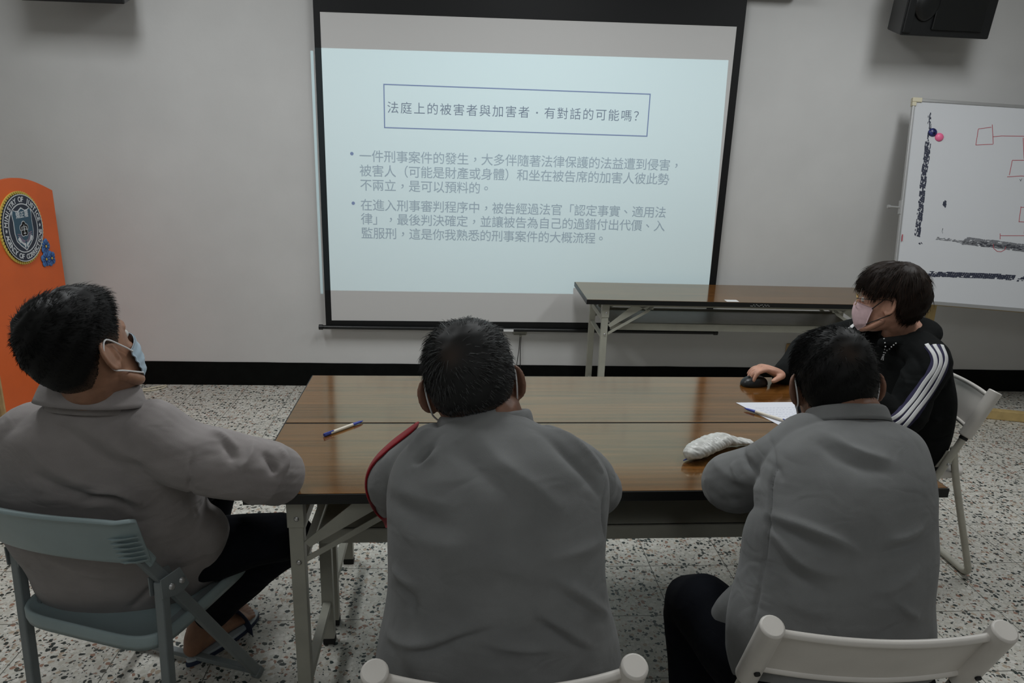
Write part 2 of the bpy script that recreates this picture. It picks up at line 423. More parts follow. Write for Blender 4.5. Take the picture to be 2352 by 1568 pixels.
# ------------------------------------------------------------------ setting
WY = 4.477
def quad(name, pts, m, thick_dir, kind='structure'):
    bm = bmesh.new(); prism(bm, [Vector(p) for p in pts], thick_dir)
    o = obj(name, bm, m); o['kind'] = kind; return o
X0, X1, Y0 = -3.3, 4.9, -3.0
quad('floor', [(X0, Y0, 0), (X1, Y0, 0), (X1, WY, 0), (X0, WY, 0)], M_FLOOR, (0, 0, -0.1))
quad('wall_back', [(X0, WY, 0), (X1, WY, 0), (X1, WY, CEIL_Z), (X0, WY, CEIL_Z)], M_WALL, (0, 0.1, 0))
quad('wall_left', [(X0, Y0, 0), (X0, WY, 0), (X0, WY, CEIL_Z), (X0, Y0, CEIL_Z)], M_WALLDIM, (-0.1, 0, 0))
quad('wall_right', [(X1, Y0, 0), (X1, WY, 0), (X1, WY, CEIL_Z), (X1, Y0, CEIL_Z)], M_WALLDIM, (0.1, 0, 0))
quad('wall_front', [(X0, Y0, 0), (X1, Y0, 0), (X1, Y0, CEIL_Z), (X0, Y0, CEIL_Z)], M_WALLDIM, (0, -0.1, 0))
quad('ceiling', [(X0, Y0, CEIL_Z), (X1, Y0, CEIL_Z), (X1, WY, CEIL_Z), (X0, WY, CEIL_Z)], M_CEIL, (0, 0, 0.1))
bm = bmesh.new()
n = 60; top = []
for i in range(n + 1):
    x = X0 + (X1 - X0) * i / n; top.append((x, WY - 0.004, 0.1545 + rng.normal() * 0.0008))
prism(bm, [(X0, WY - 0.004, 0)] + [Vector(p) for p in top] + [(X1, WY - 0.004, 0)], (0, 0.004, 0))
tag(obj('baseboard_back', bm, M_BASE), kind='structure')

def text_mesh(body, size, align='LEFT', spacing=1.0, bold=0.0):
    c = bpy.data.curves.new('t', 'FONT'); c.body = body; c.size = size; c.align_x = align; c.space_character = spacing
    c.resolution_u = 3; c.offset = bold; c.extrude = 0.0004
    o = bpy.data.objects.new('t', c); COL.objects.link(o)
    me = evaluated_mesh(o); bpy.data.objects.remove(o); bpy.data.curves.remove(c)
    return me
def place_text(name, body, size, M, m, parent, width=None, **kw):
    me = text_mesh(body, size, **kw)
    if width:
        v = coords(me); x0 = v[:, 0].min(); sc = width / (v[:, 0].max() - x0)
        v[:, 0] = (v[:, 0] - x0) * sc; set_coords(me, v)
    me.materials.clear(); me.transform(M)
    return link_mesh(name, me, m, parent)
def wall_frame(x, z, y):       # text standing on a wall facing -Y
    M = Matrix(((1, 0, 0), (0, 0, -1), (0, 1, 0))).to_4x4(); M.translation = (x, y, z); return M
def ident_parent(o, parent):   # mesh already in world space
    o.parent = parent; o.matrix_parent_inverse = parent.matrix_world.inverted(); return o

def rebase(root, loc):
    """root and children were meshed in world space: move the origin to loc"""
    loc = Vector(loc)
    def rec(o):
        if o.type == 'MESH': o.data.transform(Matrix.Translation(-loc))
        for c in o.children: rec(c)
    rec(root); root.location = loc
    return root

# ------------------------------------------------------------------ projection screen
scr = empty('projection_screen', (0, 0, 0))
tag(scr, 'pull-down projection screen with black border hanging on the back wall, showing a slide', 'screen')
SY = 4.425
bm = bmesh.new(); bx(bm, -0.815, 1.572, SY, SY + 0.003, 0.44, 2.24); obj('screen_fabric', bm, M_SCREEN, scr)
bm = bmesh.new()
TZ = 2.42
prism(bm, [(-0.848, SY - 0.001, TZ), (-0.848, SY - 0.001, 0.41), (-0.812, SY - 0.001, 0.41), (-0.812, SY - 0.001, TZ)], (0, 0.006, 0))
prism(bm, [(1.566, SY - 0.001, TZ), (1.566, SY - 0.001, 0.41), (1.61, SY - 0.001, 0.41), (1.61, SY - 0.001, TZ)], (0, 0.006, 0))
prism(bm, [(-0.812, SY - 0.001, TZ), (-0.812, SY - 0.001, 2.222), (1.566, SY - 0.001, 2.240), (1.566, SY - 0.001, TZ)], (0, 0.006, 0))
prism(bm, [(-0.812, SY - 0.001, 0.41), (1.566, SY - 0.001, 0.41), (1.566, SY - 0.001, 0.464), (-0.812, SY - 0.001, 0.450)], (0, 0.006, 0))
obj('black_border', bm, M_BLACKFAB, scr)
bm = bmesh.new(); cyl(bm, (-0.875, SY - 0.008, 0.408), (1.64, SY - 0.008, 0.408), 0.0125, 20); wb = obj('weight_bar', bm, M_BLACKMET, scr, True)
auto_smooth(wb)
for x in (-0.878, 1.64):
    bm = bmesh.new(); cyl(bm, (x - 0.012, SY - 0.008, 0.408), (x + 0.012, SY - 0.008, 0.408), 0.0165, 20)
    auto_smooth(obj('end_cap', bm, M_BLACKPL, wb))
bm = bmesh.new(); bx(bm, 0.262, 0.326, SY - 0.024, SY - 0.021, 0.399, 0.413)
tag(obj('maker_label', bm, M_LOOP, wb), 'blank white sticker on the weight bar')
bm = bmesh.new(); bx(bm, -1.06, 1.93, 4.33, 4.46, 2.42, 2.56)
obj('housing', bm, M_BLACKMET, scr, bevel=0.02)
# slide contents
def slide_line(body, x, z, size, adv, m=M_SLIDEINK, name='slide_text', bold=0.0):
    V, F = [], []
    for i, ch in enumerate(body):
        me = text_mesh(ch, size, bold=bold); v = coords(me)
        dx, dy = (0.27 * size, 0.27 * size) if ch in '，。、．' else (0, 0)
        w_ = np.stack([x + i * adv + v[:, 0] + dx, np.full(len(v), SY - 0.0006) - v[:, 2], z + v[:, 1] + dy], -1)
        F += [tuple(k + len(V) for k in p.vertices) for p in me.polygons]; V += [tuple(q) for q in w_]
        bpy.data.meshes.remove(me)
        if ch in '，。、．（）」' or i == len(body) - 1 or body[i + 1] in '「（':
            me = bpy.data.meshes.new(name); me.from_pydata(V, [], F); link_mesh(name, me, m, scr); V, F = [], []
slide_line('法庭上的被害者與加害者．有對話的可能嗎？', -0.450, 1.702, 0.070, 0.0762, M_SLIDEINK2, 'slide_heading', bold=-0.0003)
bm = bmesh.new()
fx0, fx1, fz0, fz1 = -0.468, 1.092, 1.612, 1.856; tk = 0.006
for a in ((fx0, fx1, fz0, fz0 + tk), (fx0, fx1, fz1 - tk, fz1), (fx0, fx0 + tk, fz0 + tk, fz1 - tk), (fx1 - tk, fx1, fz0 + tk, fz1 - tk)):
    bx(bm, a[0], a[1], SY - 0.0012, SY, a[2], a[3])
obj('heading_frame', bm, M_SLIDERULE, scr)
BUL = [('一件刑事案件的發生，大多伴隨著法律保護的法益遭到侵害，', 1.424, 27), ('被害人（可能是財產或身體）和坐在被告席的加害人彼此勢', 1.340, 26),
       ('不兩立，是可以預料的。', 1.257, 11), ('在進入刑事審判程序中，被告經過法官「認定事實、適用法', 1.140, 26),
       ('律」，最後判決確定，並讓被告為自己的過錯付出代價、入', 1.057, 26), ('監服刑，這是你我熟悉的刑事案件的大概流程。', 0.972, 21)]
ADV = 0.0717
for body, z, nch in BUL:
    slide_line(body, -0.617, z, 0.0735, ADV)
for z in (1.462, 1.175):
    bm = bmesh.new(); cyl(bm, (-0.658, SY - 0.001, z), (-0.658, SY, z), 0.010, 16); obj('slide_bullet', bm, M_SLIDERULE, scr)

# hook and pull cords under the screen
t = empty('screen_tie_hook', (0.372, WY, 0.37)); tag(t, 'small grey wall hook with a pair of thin black cords hanging below the screen', 'hook')
bm = bmesh.new(); bx(bm, -0.045, 0.045, -0.012, 0, -0.006, 0.012); bx(bm, -0.04, 0.04, -0.02, -0.012, -0.01, -0.004); sph(bm, (0.004, -0.02, -0.012), 0.008)
obj('hook_plate', bm, M_STEEL, t, bevel=0.002)
for dx, ex in ((-0.002, -0.012), (0.006, 0.010)):
    bm = bmesh.new(); tube(bm, [(dx + 0.003, -0.02, -0.01), (dx, -0.018, -0.1), (ex, -0.016, -0.2), (ex * 1.3, -0.012, -0.33)], [0.0022] * 4, 6)
    obj('pull_cord', bm, M_CORDK, t, True)

# ------------------------------------------------------------------ wall speakers
def speaker(loc, rz, label):
    t = empty('wall_speaker', loc, rz); tag(t, label, 'speaker', 'wall speakers')
    T = Matrix.Rotation(R_(8), 4, 'X')
    W, H, D = 0.53, 0.34, 0.24
    bm = bmesh.new()
    for p in (1,):
        front = [(-W / 2, 0, 0), (W / 2, 0, 0), (W / 2, 0, H), (-W / 2, 0, H)]
        back = [(-W / 2 + 0.06, D, 0.03), (W / 2 - 0.06, D, 0.03), (W / 2 - 0.06, D, H - 0.03), (-W / 2 + 0.06, D, H - 0.03)]
        vf = [bm.verts.new(T @ Vector(q)) for q in front]; vb = [bm.verts.new(T @ Vector(q)) for q in back]
        bm.faces.new(vf); bm.faces.new(vb[::-1])
        for i in range(4): bm.faces.new((vf[i], vb[i], vb[(i + 1) % 4], vf[(i + 1) % 4]))
    obj('cabinet', bm, M_BLACKPL, t, bevel=0.008)
    # raised grille panels and the flared horn
    bm = bmesh.new(); box(bm, (0.055, -0.006, H / 2 + 0.01), (0.30, 0.014, H - 0.05), T); obj('grille', bm, M_BLACKMET, t, bevel=0.006)
    bm = bmesh.new(); box(bm, (-0.235, -0.005, H / 2), (0.05, 0.012, H - 0.03), T); obj('side_trim', bm, M_BLACKPL, t, bevel=0.006)
    bm = bmesh.new()
    rings = []
    for k in range(9):
        a = k / 8; rr = 0.072 * math.cos(a * math.pi / 2 * 0.97) + 0.004
        rings.append([T @ Vector((-0.152 + rr * math.cos(u) * 0.95, -0.004 - 0.028 * math.sin(a * math.pi / 2), 0.17 + rr * 1.25 * math.sin(u))) for u in np.linspace(0, 2 * np.pi, 28, endpoint=False)])
    loft(bm, rings); obj('horn_dome', bm, M_BLACKMET, t, True)
    bm = bmesh.new(); box(bm, (0, 0.5 * (D + 0.3), H / 2), (0.1, 0.12, 0.06)); bx(bm, -0.07, 0.07, 0.287, 0.297, 0.08, 0.26)
    obj('bracket', bm, M_BLACKMET, t)
    return t
speaker((2.668, 4.18, 2.195), R_(2), 'black wall speaker mounted high on the wall above the whiteboard')
speaker((-2.02, 4.18, 2.180), R_(-2), 'black wall speaker mounted high on the wall above the orange podium')

# ------------------------------------------------------------------ orange podium
t = empty('podium', (-2.32, 3.953, 0)); tag(t, 'orange podium with an arched top, a round navy emblem and blue flowers', 'podium')
PY0, PY1 = -0.356, 0.356
# local: front panel in plane x = 0 facing +x, y along the panel
def arch(n=24, inset=0.0):
    pts = [(0, PY0 + inset, 0.0), (0, PY1 - inset, 0.0)]
    for i in range(n + 1):
        u = i / n; y = PY1 - inset - u * (PY1 - PY0 - 2 * inset)
        s = 1 - abs(2 * u - 1); pts.append((0, y, 1.214 - inset + 0.088 * math.sin(s * math.pi / 2)))
    return [Vector(p) for p in pts]
bm = bmesh.new(); prism(bm, arch(), (-0.02, 0, 0)); obj('front_panel', bm, M_ORANGE, t)
for y_ in (PY0 + 0.01, PY1 - 0.03):
    bm = bmesh.new(); bx(bm, -0.42, -0.021, y_, y_ + 0.02, 0, 1.08); obj('side_panel', bm, M_TANWOOD, t)
bm = bmesh.new(); prism(bm, [(-0.50, PY0 + 0.0, 1.08), (-0.50, PY1, 1.08), (-0.021, PY1, 1.16), (-0.021, PY0, 1.16)], (0, 0, 0.02)); obj('reading_top', bm, M_TANWOOD, t)
bm = bmesh.new(); bx(bm, -0.014, 0.004, PY0 - 0.012, PY0 + 0.0, 0, 1.2); obj('edge_strip', bm, M_TANWOOD, t)
bm = bmesh.new(); bx(bm, -0.10, -0.05, -0.16, -0.05, 1.20, 1.335); obj('microphone_box', bm, M_BLACKPL, t, bevel=0.006)
def pan(y, z, d):     # emblem coordinates -> podium-local point
    return Vector((d, 0.012 + y, 1.045 + z))
def disc(name, r, d, m, parent, ry=None):
    bm = bmesh.new(); pts = [pan(r * math.cos(u), (ry or r) * math.sin(u), 0) for u in np.linspace(0, 2 * np.pi, 56, endpoint=False)]
    prism(bm, pts, (d, 0, 0)); return obj(name, bm, m, parent)
em = disc('emblem', 0.190, 0.005, M_EMGOLD, t)
tag(em, 'round navy emblem with a yellow rope rim')
bm = bmesh.new()
for k in range(64):
    a = k / 64 * 2 * math.pi
    bar(bm, pan(0.177 * math.cos(a), 0.177 * math.sin(a), 0.007), pan(0.19 * math.cos(a + .05), 0.19 * math.sin(a + .05), 0.007), 0.006, 0.003, (1, 0, 0))
obj('rope_rim', bm, M_EMGOLD, em)
disc('navy_ring', 0.176, 0.0128, M_EMNAVY, em)
def ring(name, r0, r1, d, m, parent):
    bm = bmesh.new(); n = 56
    for i in range(n):
        a, b = i / n * 2 * math.pi, (i + 1) / n * 2 * math.pi
        prism(bm, [pan(r0 * math.cos(a), r0 * math.sin(a), 0.013), pan(r1 * math.cos(a), r1 * math.sin(a), 0.013), pan(r1 * math.cos(b), r1 * math.sin(b), 0.013), pan(r0 * math.cos(b), r0 * math.sin(b), 0.013)], (d - 0.013, 0, 0))
    return obj(name, bm, m, parent)
ring('outer_ring', 0.171, 0.175, 0.0142, M_EMWHITE, em); ring('inner_ring', 0.123, 0.128, 0.0142, M_EMWHITE, em)
def ring_text(body, r, a0, a1, bottom, size):
    n = len(body); vs = []
    bm = bmesh.new()
    for i, ch in enumerate(body):
        if ch == ' ': continue
        a = a0 + (a1 - a0) * (i + 0.5) / n
        me = text_mesh(ch, size, 'CENTER', bold=0.0009); v = coords(me)
        h = size * 0.7
        # local glyph axes: x along the panel (+y), y up
        if not bottom: rad = Vector((math.cos(a), math.sin(a))); tan = Vector((math.sin(a), -math.cos(a))); c = rad * (r - h / 2)
        else: rad = -Vector((math.cos(a), math.sin(a))); tan = Vector((-math.sin(a), math.cos(a))); c = -rad * (r + h / 2)
        w = [tuple(pan(c.x + tan.x * q[0] + rad.x * q[1], c.y + tan.y * q[0] + rad.y * q[1], 0.0142 + q[2])) for q in v]
        bv = [bm.verts.new(q) for q in w]
        for p in me.polygons:
            try: bm.faces.new([bv[k] for k in p.vertices])
            except ValueError: pass
        bpy.data.meshes.remove(me)
    obj('ring_lettering', bm, M_EMWHITE, em)
# seen from the room (+x side) the panel's +y runs to the right
ring_text('MINISTRY OF JUSTICE', 0.149, R_(172), R_(8), False, 0.037)
ring_text('AGENCY OF CORRECTIONS', 0.149, R_(188), R_(352), True, 0.037)
bm = bmesh.new()
for a in (0, math.pi):
    c = (0.149 * math.cos(a), 0.149 * math.sin(a) - 0.0)
    prism(bm, [pan(c[0] + (0.011 if k % 2 == 0 else 0.0045) * math.cos(k * math.pi / 5 + math.pi / 2), c[1] + (0.011 if k % 2 == 0 else 0.0045) * math.sin(k * math.pi / 5 + math.pi / 2), 0.013) for k in range(10)], (0.0016, 0, 0))
obj('ring_stars', bm, M_EMWHITE, em)
def shield(s, d, m, name):
    half = [(0, 0.108), (0.03, 0.092), (0.055, 0.094), (0.078, 0.104), (0.088, 0.078), (0.082, 0.04), (0.084, -0.02), (0.074, -0.062), (0.045, -0.088), (0.0, -0.118)]
    pts = half + [(-x, y) for x, y in half[1:-1][::-1]]
    bm = bmesh.new(); prism(bm, [pan(x * s, y * s, 0.013) for x, y in pts], (d, 0, 0)); return obj(name, bm, m, em)
shield(1.0, 0.0012, M_EMWHITE, 'shield_outline'); shield(0.94, 0.002, M_EMTEAL, 'shield')
place = Matrix(((0, 0, 1), (1, 0, 0), (0, 1, 0))).to_4x4(); place.translation = pan(-0.055, 0.057, 0.0152)
place_text('shield_characters', '矯正署', 0.037, place, M_EMWHITE, em, bold=0.0004)
bm = bmesh.new()
for k in range(5):
    a = math.pi / 2 + k * 2 * math.pi / 5
    cx_, cy_ = 0.021 * math.cos(a), -0.005 + 0.024 * math.sin(a)
    prism(bm, [pan(cx_ + 0.018 * math.cos(u), cy_ + 0.019 * math.sin(u), 0.013) for u in np.linspace(0, 2 * np.pi, 18, endpoint=False)], (0.0026, 0, 0))
obj('plum_blossom_outline', bm, M_EMWHITE, em)
bm = bmesh.new()
for k in range(5):
    a = math.pi / 2 + k * 2 * math.pi / 5
    cx_, cy_ = 0.021 * math.cos(a), -0.005 + 0.024 * math.sin(a)
    prism(bm, [pan(cx_ + 0.0145 * math.cos(u), cy_ + 0.0155 * math.sin(u), 0.013) for u in np.linspace(0, 2 * np.pi, 18, endpoint=False)], (0.0031, 0, 0))
obj('plum_blossom', bm, M_BLACKFAB, em)
bm = bmesh.new()
for a, b, w_ in (((0, 0.018), (0, -0.026), 0.003), ((-0.02, 0.008), (0.02, 0.008), 0.0025), ((-0.01, -0.027), (0.01, -0.027), 0.005), ((-0.02, 0.008), (-0.026, -0.008), 0.0015), ((-0.02, 0.008), (-0.014, -0.008), 0.0015), ((0.02, 0.008), (0.026, -0.008), 0.0015), ((0.02, 0.008), (0.014, -0.008), 0.0015), ((-0.027, -0.009), (-0.013, -0.009), 0.003), ((0.013, -0.009), (0.027, -0.009), 0.003)):
    bar(bm, pan(*a, 0.0165), pan(*b, 0.0165), w_, 0.001, (1, 0, 0))
obj('scales', bm, M_EMWHITE, em)
bm = bmesh.new()
for s in (-1, 1):
    for k in range(7):
        a = R_(-80 + k * 13)
        bar(bm, pan(s * 0.034 * math.cos(a), -0.03 + 0.034 * math.sin(a), 0.0155), pan(s * 0.064 * math.cos(a + .1), -0.028 + 0.05 * math.sin(a + .1), 0.0155), 0.0035, 0.001, (1, 0, 0))
obj('wings', bm, M_EMPINK, em)
bm = bmesh.new()
for s in (-1, 1):
    bar(bm, pan(s * 0.062, -0.052, 0.0155), pan(s * 0.004, -0.092, 0.0155), 0.010, 0.001, (1, 0, 0))
    bar(bm, pan(s * 0.058, -0.045, 0.0158), pan(s * 0.044, -0.066, 0.0158), 0.018, 0.001, (1, 0, 0))
    for q in (0, 1): sph(bm, pan(s * 0.010, -0.082 - 0.014 * q, 0.0155), (0.0012, 0.006, 0.006), None, 10, 6)
obj('crossed_keys', bm, M_EMWHITE, em)
fl = None
for k, (fy, fz) in enumerate(((0.190, -0.125), (0.176, -0.195), (0.230, -0.198))):
    bm = bmesh.new()
    for q in range(5):
        a = q * 2 * math.pi / 5 + 0.3 * k
        sph(bm, pan(fy + 0.024 * math.cos(a), fz + 0.024 * math.sin(a), 0.004), (0.004, 0.021, 0.021), None, 12, 6)
    f = obj('flower_applique', bm, M_FLBLUE, t, True)
    if k == 0: tag(f, 'blue five-petalled paper flower beside the emblem')
    bm = bmesh.new()
    for q in range(10):
        a = q * 2 * math.pi / 10 + 0.3 * k
        bar(bm, pan(fy + 0.006 * math.cos(a), fz + 0.006 * math.sin(a), 0.0085), pan(fy + 0.032 * math.cos(a + .12), fz + 0.032 * math.sin(a + .12), 0.008), 0.0035, 0.0012, (1, 0, 0))
    obj('petal_line', bm, M_FLBLUE2, f)
    bm = bmesh.new(); sph(bm, pan(fy, fz, 0.008), (0.003, 0.008, 0.008), None, 10, 6); obj('flower_centre', bm, M_FLYEL, f, True)
    bm = bmesh.new()
    for q in (-1, 1): sph(bm, pan(fy + 0.030 * q, fz + 0.018, 0.002), (0.002, 0.012, 0.006), None, 10, 6)
    obj('flower_leaf', bm, M_LEAF, f, True)

# cable left on the floor by the baseboard
bm = bmesh.new()
tube(bm, [(-2.14, 4.30, 0.19), (-2.11, 4.32, 0.10), (-2.07, 4.33, 0.02), (-1.99, 4.36, 0.006), (-1.90, 4.415, 0.006), (-1.865, 4.44, 0.006), (-1.862, 4.40, 0.006), (-1.92, 4.345, 0.006), (-2.02, 4.33, 0.008), (-2.10, 4.37, 0.006), (-2.16, 4.44, 0.006)], [0.0055] * 11, 8, 6)
tag(obj('cable', bm, M_CABLE, None, True), 'ivory cable looped on the floor by the black baseboard', 'cable')
# tan tag on the wall
bm = bmesh.new(); bx(bm, 2.15, 2.29, WY - 0.012, WY, 0.25, 0.325)
tag(obj('wall_tag', bm, M_TANWOOD, None, bevel=0.008), 'small tan plate low on the wall under the far brown table', 'plate')

# ------------------------------------------------------------------ whiteboard on its easel
ex, dn = Vector((0.988, -0.151, -0.036)).normalized(), Vector((-0.069, -0.222, -0.973)).normalized()
nb = ex.cross(-dn).normalized()
if nb.y > 0: nb = -nb
BW, BH = 1.8, 1.2
Mb = Matrix((ex, -dn, nb)).transposed().to_4x4(); Mb.translation = Vector((2.639, 4.327, 1.879)) + dn * BH
t = empty('whiteboard', (0, 0, 0)); t.matrix_world = Mb     # local x right, y up, z towards the room; origin = lower left corner
tag(t, 'white marker board with smeared black bands and red boxes on a wooden easel', 'whiteboard')
bm = bmesh.new(); bx(bm, 0.01, BW - 0.01, 0.01, BH - 0.01, -0.014, 0.0); obj('writing_surface', bm, M_WB, t)
for nm, a in (('frame_rail', (0, BW, BH - 0.018, BH)), ('frame_rail', (0, BW, 0, 0.022)), ('frame_rail', (0, 0.014, 0.022, BH - 0.018)), ('frame_rail', (BW - 0.014, BW, 0.022, BH - 0.018))):
    bm = bmesh.new(); bx(bm, a[0], a[1], a[2], a[3], -0.018, 0.006); obj(nm, bm, M_ALU, t, bevel=0.003)
for cx_, cy_ in ((0, BH), (BW, BH)):
    s = 1 if cx_ == 0 else -1
    bm = bmesh.new(); bx(bm, cx_ - s * 0.004, cx_ + s * 0.05, cy_ - 0.022, cy_ + 0.004, -0.02, 0.009); bx(bm, cx_ - s * 0.004, cx_ + s * 0.02, cy_ - 0.045, cy_ - 0.022, -0.02, 0.009)
    obj('corner_cap', bm, M_IVORY, t, bevel=0.003)
bm = bmesh.new(); cyl(bm, (-0.07, BH - 0.64, -0.008), (0.0, BH - 0.64, -0.008), 0.006, 10); cyl(bm, (-0.075, BH - 0.64, -0.008), (-0.06, BH - 0.64, -0.008), 0.011, 10); bx(bm, -0.008, 0.004, BH - 0.68, BH - 0.60, -0.018, 0.004)
obj('side_clamp', bm, M_ALU, t)
# board-plane lookup for marks taken from their pixels
def bd(px, py):
    d = ray(px, py); o_ = Vector((2.639, 4.327, 1.879)); k = (o_ - CAM).dot(nb) / d.dot(nb); X = CAM + d * k - o_
    return Vector((X.dot(ex), BH - X.dot(dn), 0.0))
def smear(a, b, wd, m, drop, dash=0.012, name='smear'):
    a, b = bd(*a), bd(*b); L = (b - a).length; d = (b - a) / L; nrm = Vector((-d.y, d.x, 0)); bm = bmesh.new()
    nL, nW = int(L / dash), 7
    off = np.cumsum(rng.normal(size=nL + 1)) * 0.0009
    for i in range(nL):
        for j in range(nW):
            if rng.random() < drop * (0.35 + 1.1 * abs(j - 3) / 3): continue
            u0, u1 = i * dash, (i + 1) * dash * 0.999; v0 = (j - nW / 2) * wd / nW + off[i]; v1 = v0 + wd / nW
            sk = 0.006
            pts = [a + d * (u0 + sk * j * 0.3) + nrm * v0, a + d * (u1 + sk * j * 0.3) + nrm * v0, a + d * (u1 + sk * (j + 1) * 0.3 + rng.normal() * .002) + nrm * v1, a + d * (u0 + sk * (j + 1) * 0.3 + rng.normal() * .002) + nrm * v1]
            f = bm.faces.new([bm.verts.new(p + Vector((0, 0, 0.0006))) for p in pts])
    me = bpy.data.meshes.new(name); bm.to_mesh(me); bm.free()
    return link_mesh(name, me, m, t)
smear((2137, 256), (2132, 330), 0.022, M_MARKER, 0.6)
smear((2132, 325), (2105, 540), 0.034, M_MARKER, 0.2)
smear((2108, 556), (2113, 562), 0.03, M_MARKER, 0.5)
smear((2148, 547), (2240, 556), 0.02, M_SMUDGE, 0.55)
smear((2210, 552), (2380, 572), 0.045, M_SMUDGE, 0.06)
smear((2230, 557), (2380, 571), 0.028, M_MARKER, 0.55)
smear((2130, 628), (2330, 642), 0.032, M_MARKER, 0.08)
smear((2335, 640), (2360, 642), 0.032, M_MARKER, 0.4)
smear((2172, 458), (2168, 472), 0.022, M_MARKER, 0.35)
smear((2166, 522), (2163, 534), 0.01, M_MARKER, 0.5)
def ink(lines, m, r=0.0016, name='red_drawing'):
    bm = bmesh.new()
    for L in lines:
        P = [bd(*p) + Vector((0, 0, 0.0006)) for p in L]
        for a, b in zip(P, P[1:]):
            if (b - a).length > 1e-4: bar(bm, a, b, r * 2, 0.0006, (0, 0, 1))
    return obj(name, bm, m, t)
for fig in ([[(2247, 296), (2241, 333)], [(2247, 296), (2277, 292)], [(2279, 286), (2281, 330)], [(2241, 333), (2281, 331)], [(2281, 314), (2300, 312), (2400, 313)]],
            [[(2350, 316), (2352, 365)], [(2325, 368), (2318, 402)], [(2325, 368), (2400, 368)], [(2313, 406), (2345, 404), (2400, 407)]],
            [[(2345, 474), (2340, 510)], [(2345, 476), (2400, 476)], [(2340, 509), (2400, 512)], [(2354, 510), (2352, 536)]],
            [[(2297, 536), (2297, 549)], [(2297, 541), (2400, 541)]], [[(2281, 560), (2282, 570), (2290, 577), (2299, 578), (2308, 573), (2310, 566)]]):
    ink(fig, M_REDINK)
ink([[(2342, 411), (2344, 416), (2347, 410)]], M_MARKER, 0.001, 'small_tick')
bm = bmesh.new(); bx(bm, 0.02, 0.026, BH - 0.84, BH - 0.80, 0.006, 0.007); obj('red_sticker', bm, M_REDINK, t)
def magnet(px, py, m, lab):
    p = bd(px, py); bm = bmesh.new()
    pts = []
    for k in range(8): 
        a = k / 7 * math.pi / 2; pts.append(ellring(Vector((0, 0, 0.016 * math.sin(a))), (0.025 * math.cos(a) + 1e-4, 0, 0), (0, 0.025 * math.cos(a) + 1e-4, 0), 24))
    loft(bm, pts); o = obj('magnet', bm, m, None, True); o.matrix_world = Mb @ Matrix.Translation(p + Vector((0, 0, 0.0003)))
    tag(o, lab, 'magnet', 'round magnets on the whiteboard')
magnet(2142, 304, M_NAVYMAG, 'dark navy patterned round magnet on the whiteboard')
magnet(2157, 315, M_PINK, 'bright pink round magnet on the whiteboard')
# easel
e = empty('easel', (3.45, 4.2, 0)); tag(e, 'yellow pine easel holding up the whiteboard', 'easel')
def loc_e(p): return Vector(p) - Vector((3.45, 4.2, 0))
def bpt(x, y, z): return Mb @ Vector((x, y, z))
for x, fx in ((0.34, 0.20), (BW - 0.23, BW - 0.1)):
    a_, b_ = bpt(x, BH * 0.9, -0.04), bpt(fx, 0.0, -0.04); b_ = a_ + (b_ - a_) * (a_.z / (a_.z - b_.z))
    bm = bmesh.new(); bar(bm, loc_e(a_), loc_e(b_), 0.04, 0.03, (0, -1, 0)); obj('leg', bm, M_EASEL, e, bevel=0.003)
bm = bmesh.new(); bar(bm, loc_e(bpt(0.30, 0.30, -0.075)), loc_e(aty(2128, 770, 4.22)), 0.045, 0.03, (0, -1, 0)); obj('brace', bm, M_EASEL, e, bevel=0.003)
bm = bmesh.new(); bar(bm, loc_e(bpt(0.22, 0.25, -0.055)), loc_e((2.53, 4.30, 0.0)), 0.05, 0.03, (0, -1, 0)); obj('rear_leg', bm, M_EASEL, e, bevel=0.003)
bm = bmesh.new(); bar(bm, loc_e(bpt(1.5, 0.6, -0.055)), loc_e((4.2, 4.40, 0.0)), 0.05, 0.03, (0, -1, 0)); obj('rear_leg', bm, M_EASEL, e, bevel=0.003)
bm = bmesh.new(); bar(bm, loc_e(bpt(0.0, 0.018, -0.035)), loc_e(bpt(BW, 0.018, -0.035)), 0.03, 0.035, (0, 0, 1)); obj('ledge', bm, M_EASEL, e)
bm = bmesh.new(); box(bm, loc_e(bpt(0.175, -0.012, 0.01)), (0.055, 0.09, 0.065)); obj('ledge_block', bm, M_EASEL, e, bevel=0.006)
a_, b_ = atz(2262, 948, 0.03), atz(2352, 957, 0.03)
dd = (b_ - a_).normalized()
bm = bmesh.new(); bar(bm, loc_e(a_ - dd * 0.5), loc_e(a_ + dd * 1.9), 0.045, 0.06); obj('floor_rail', bm, M_EASEL, e, bevel=0.004)

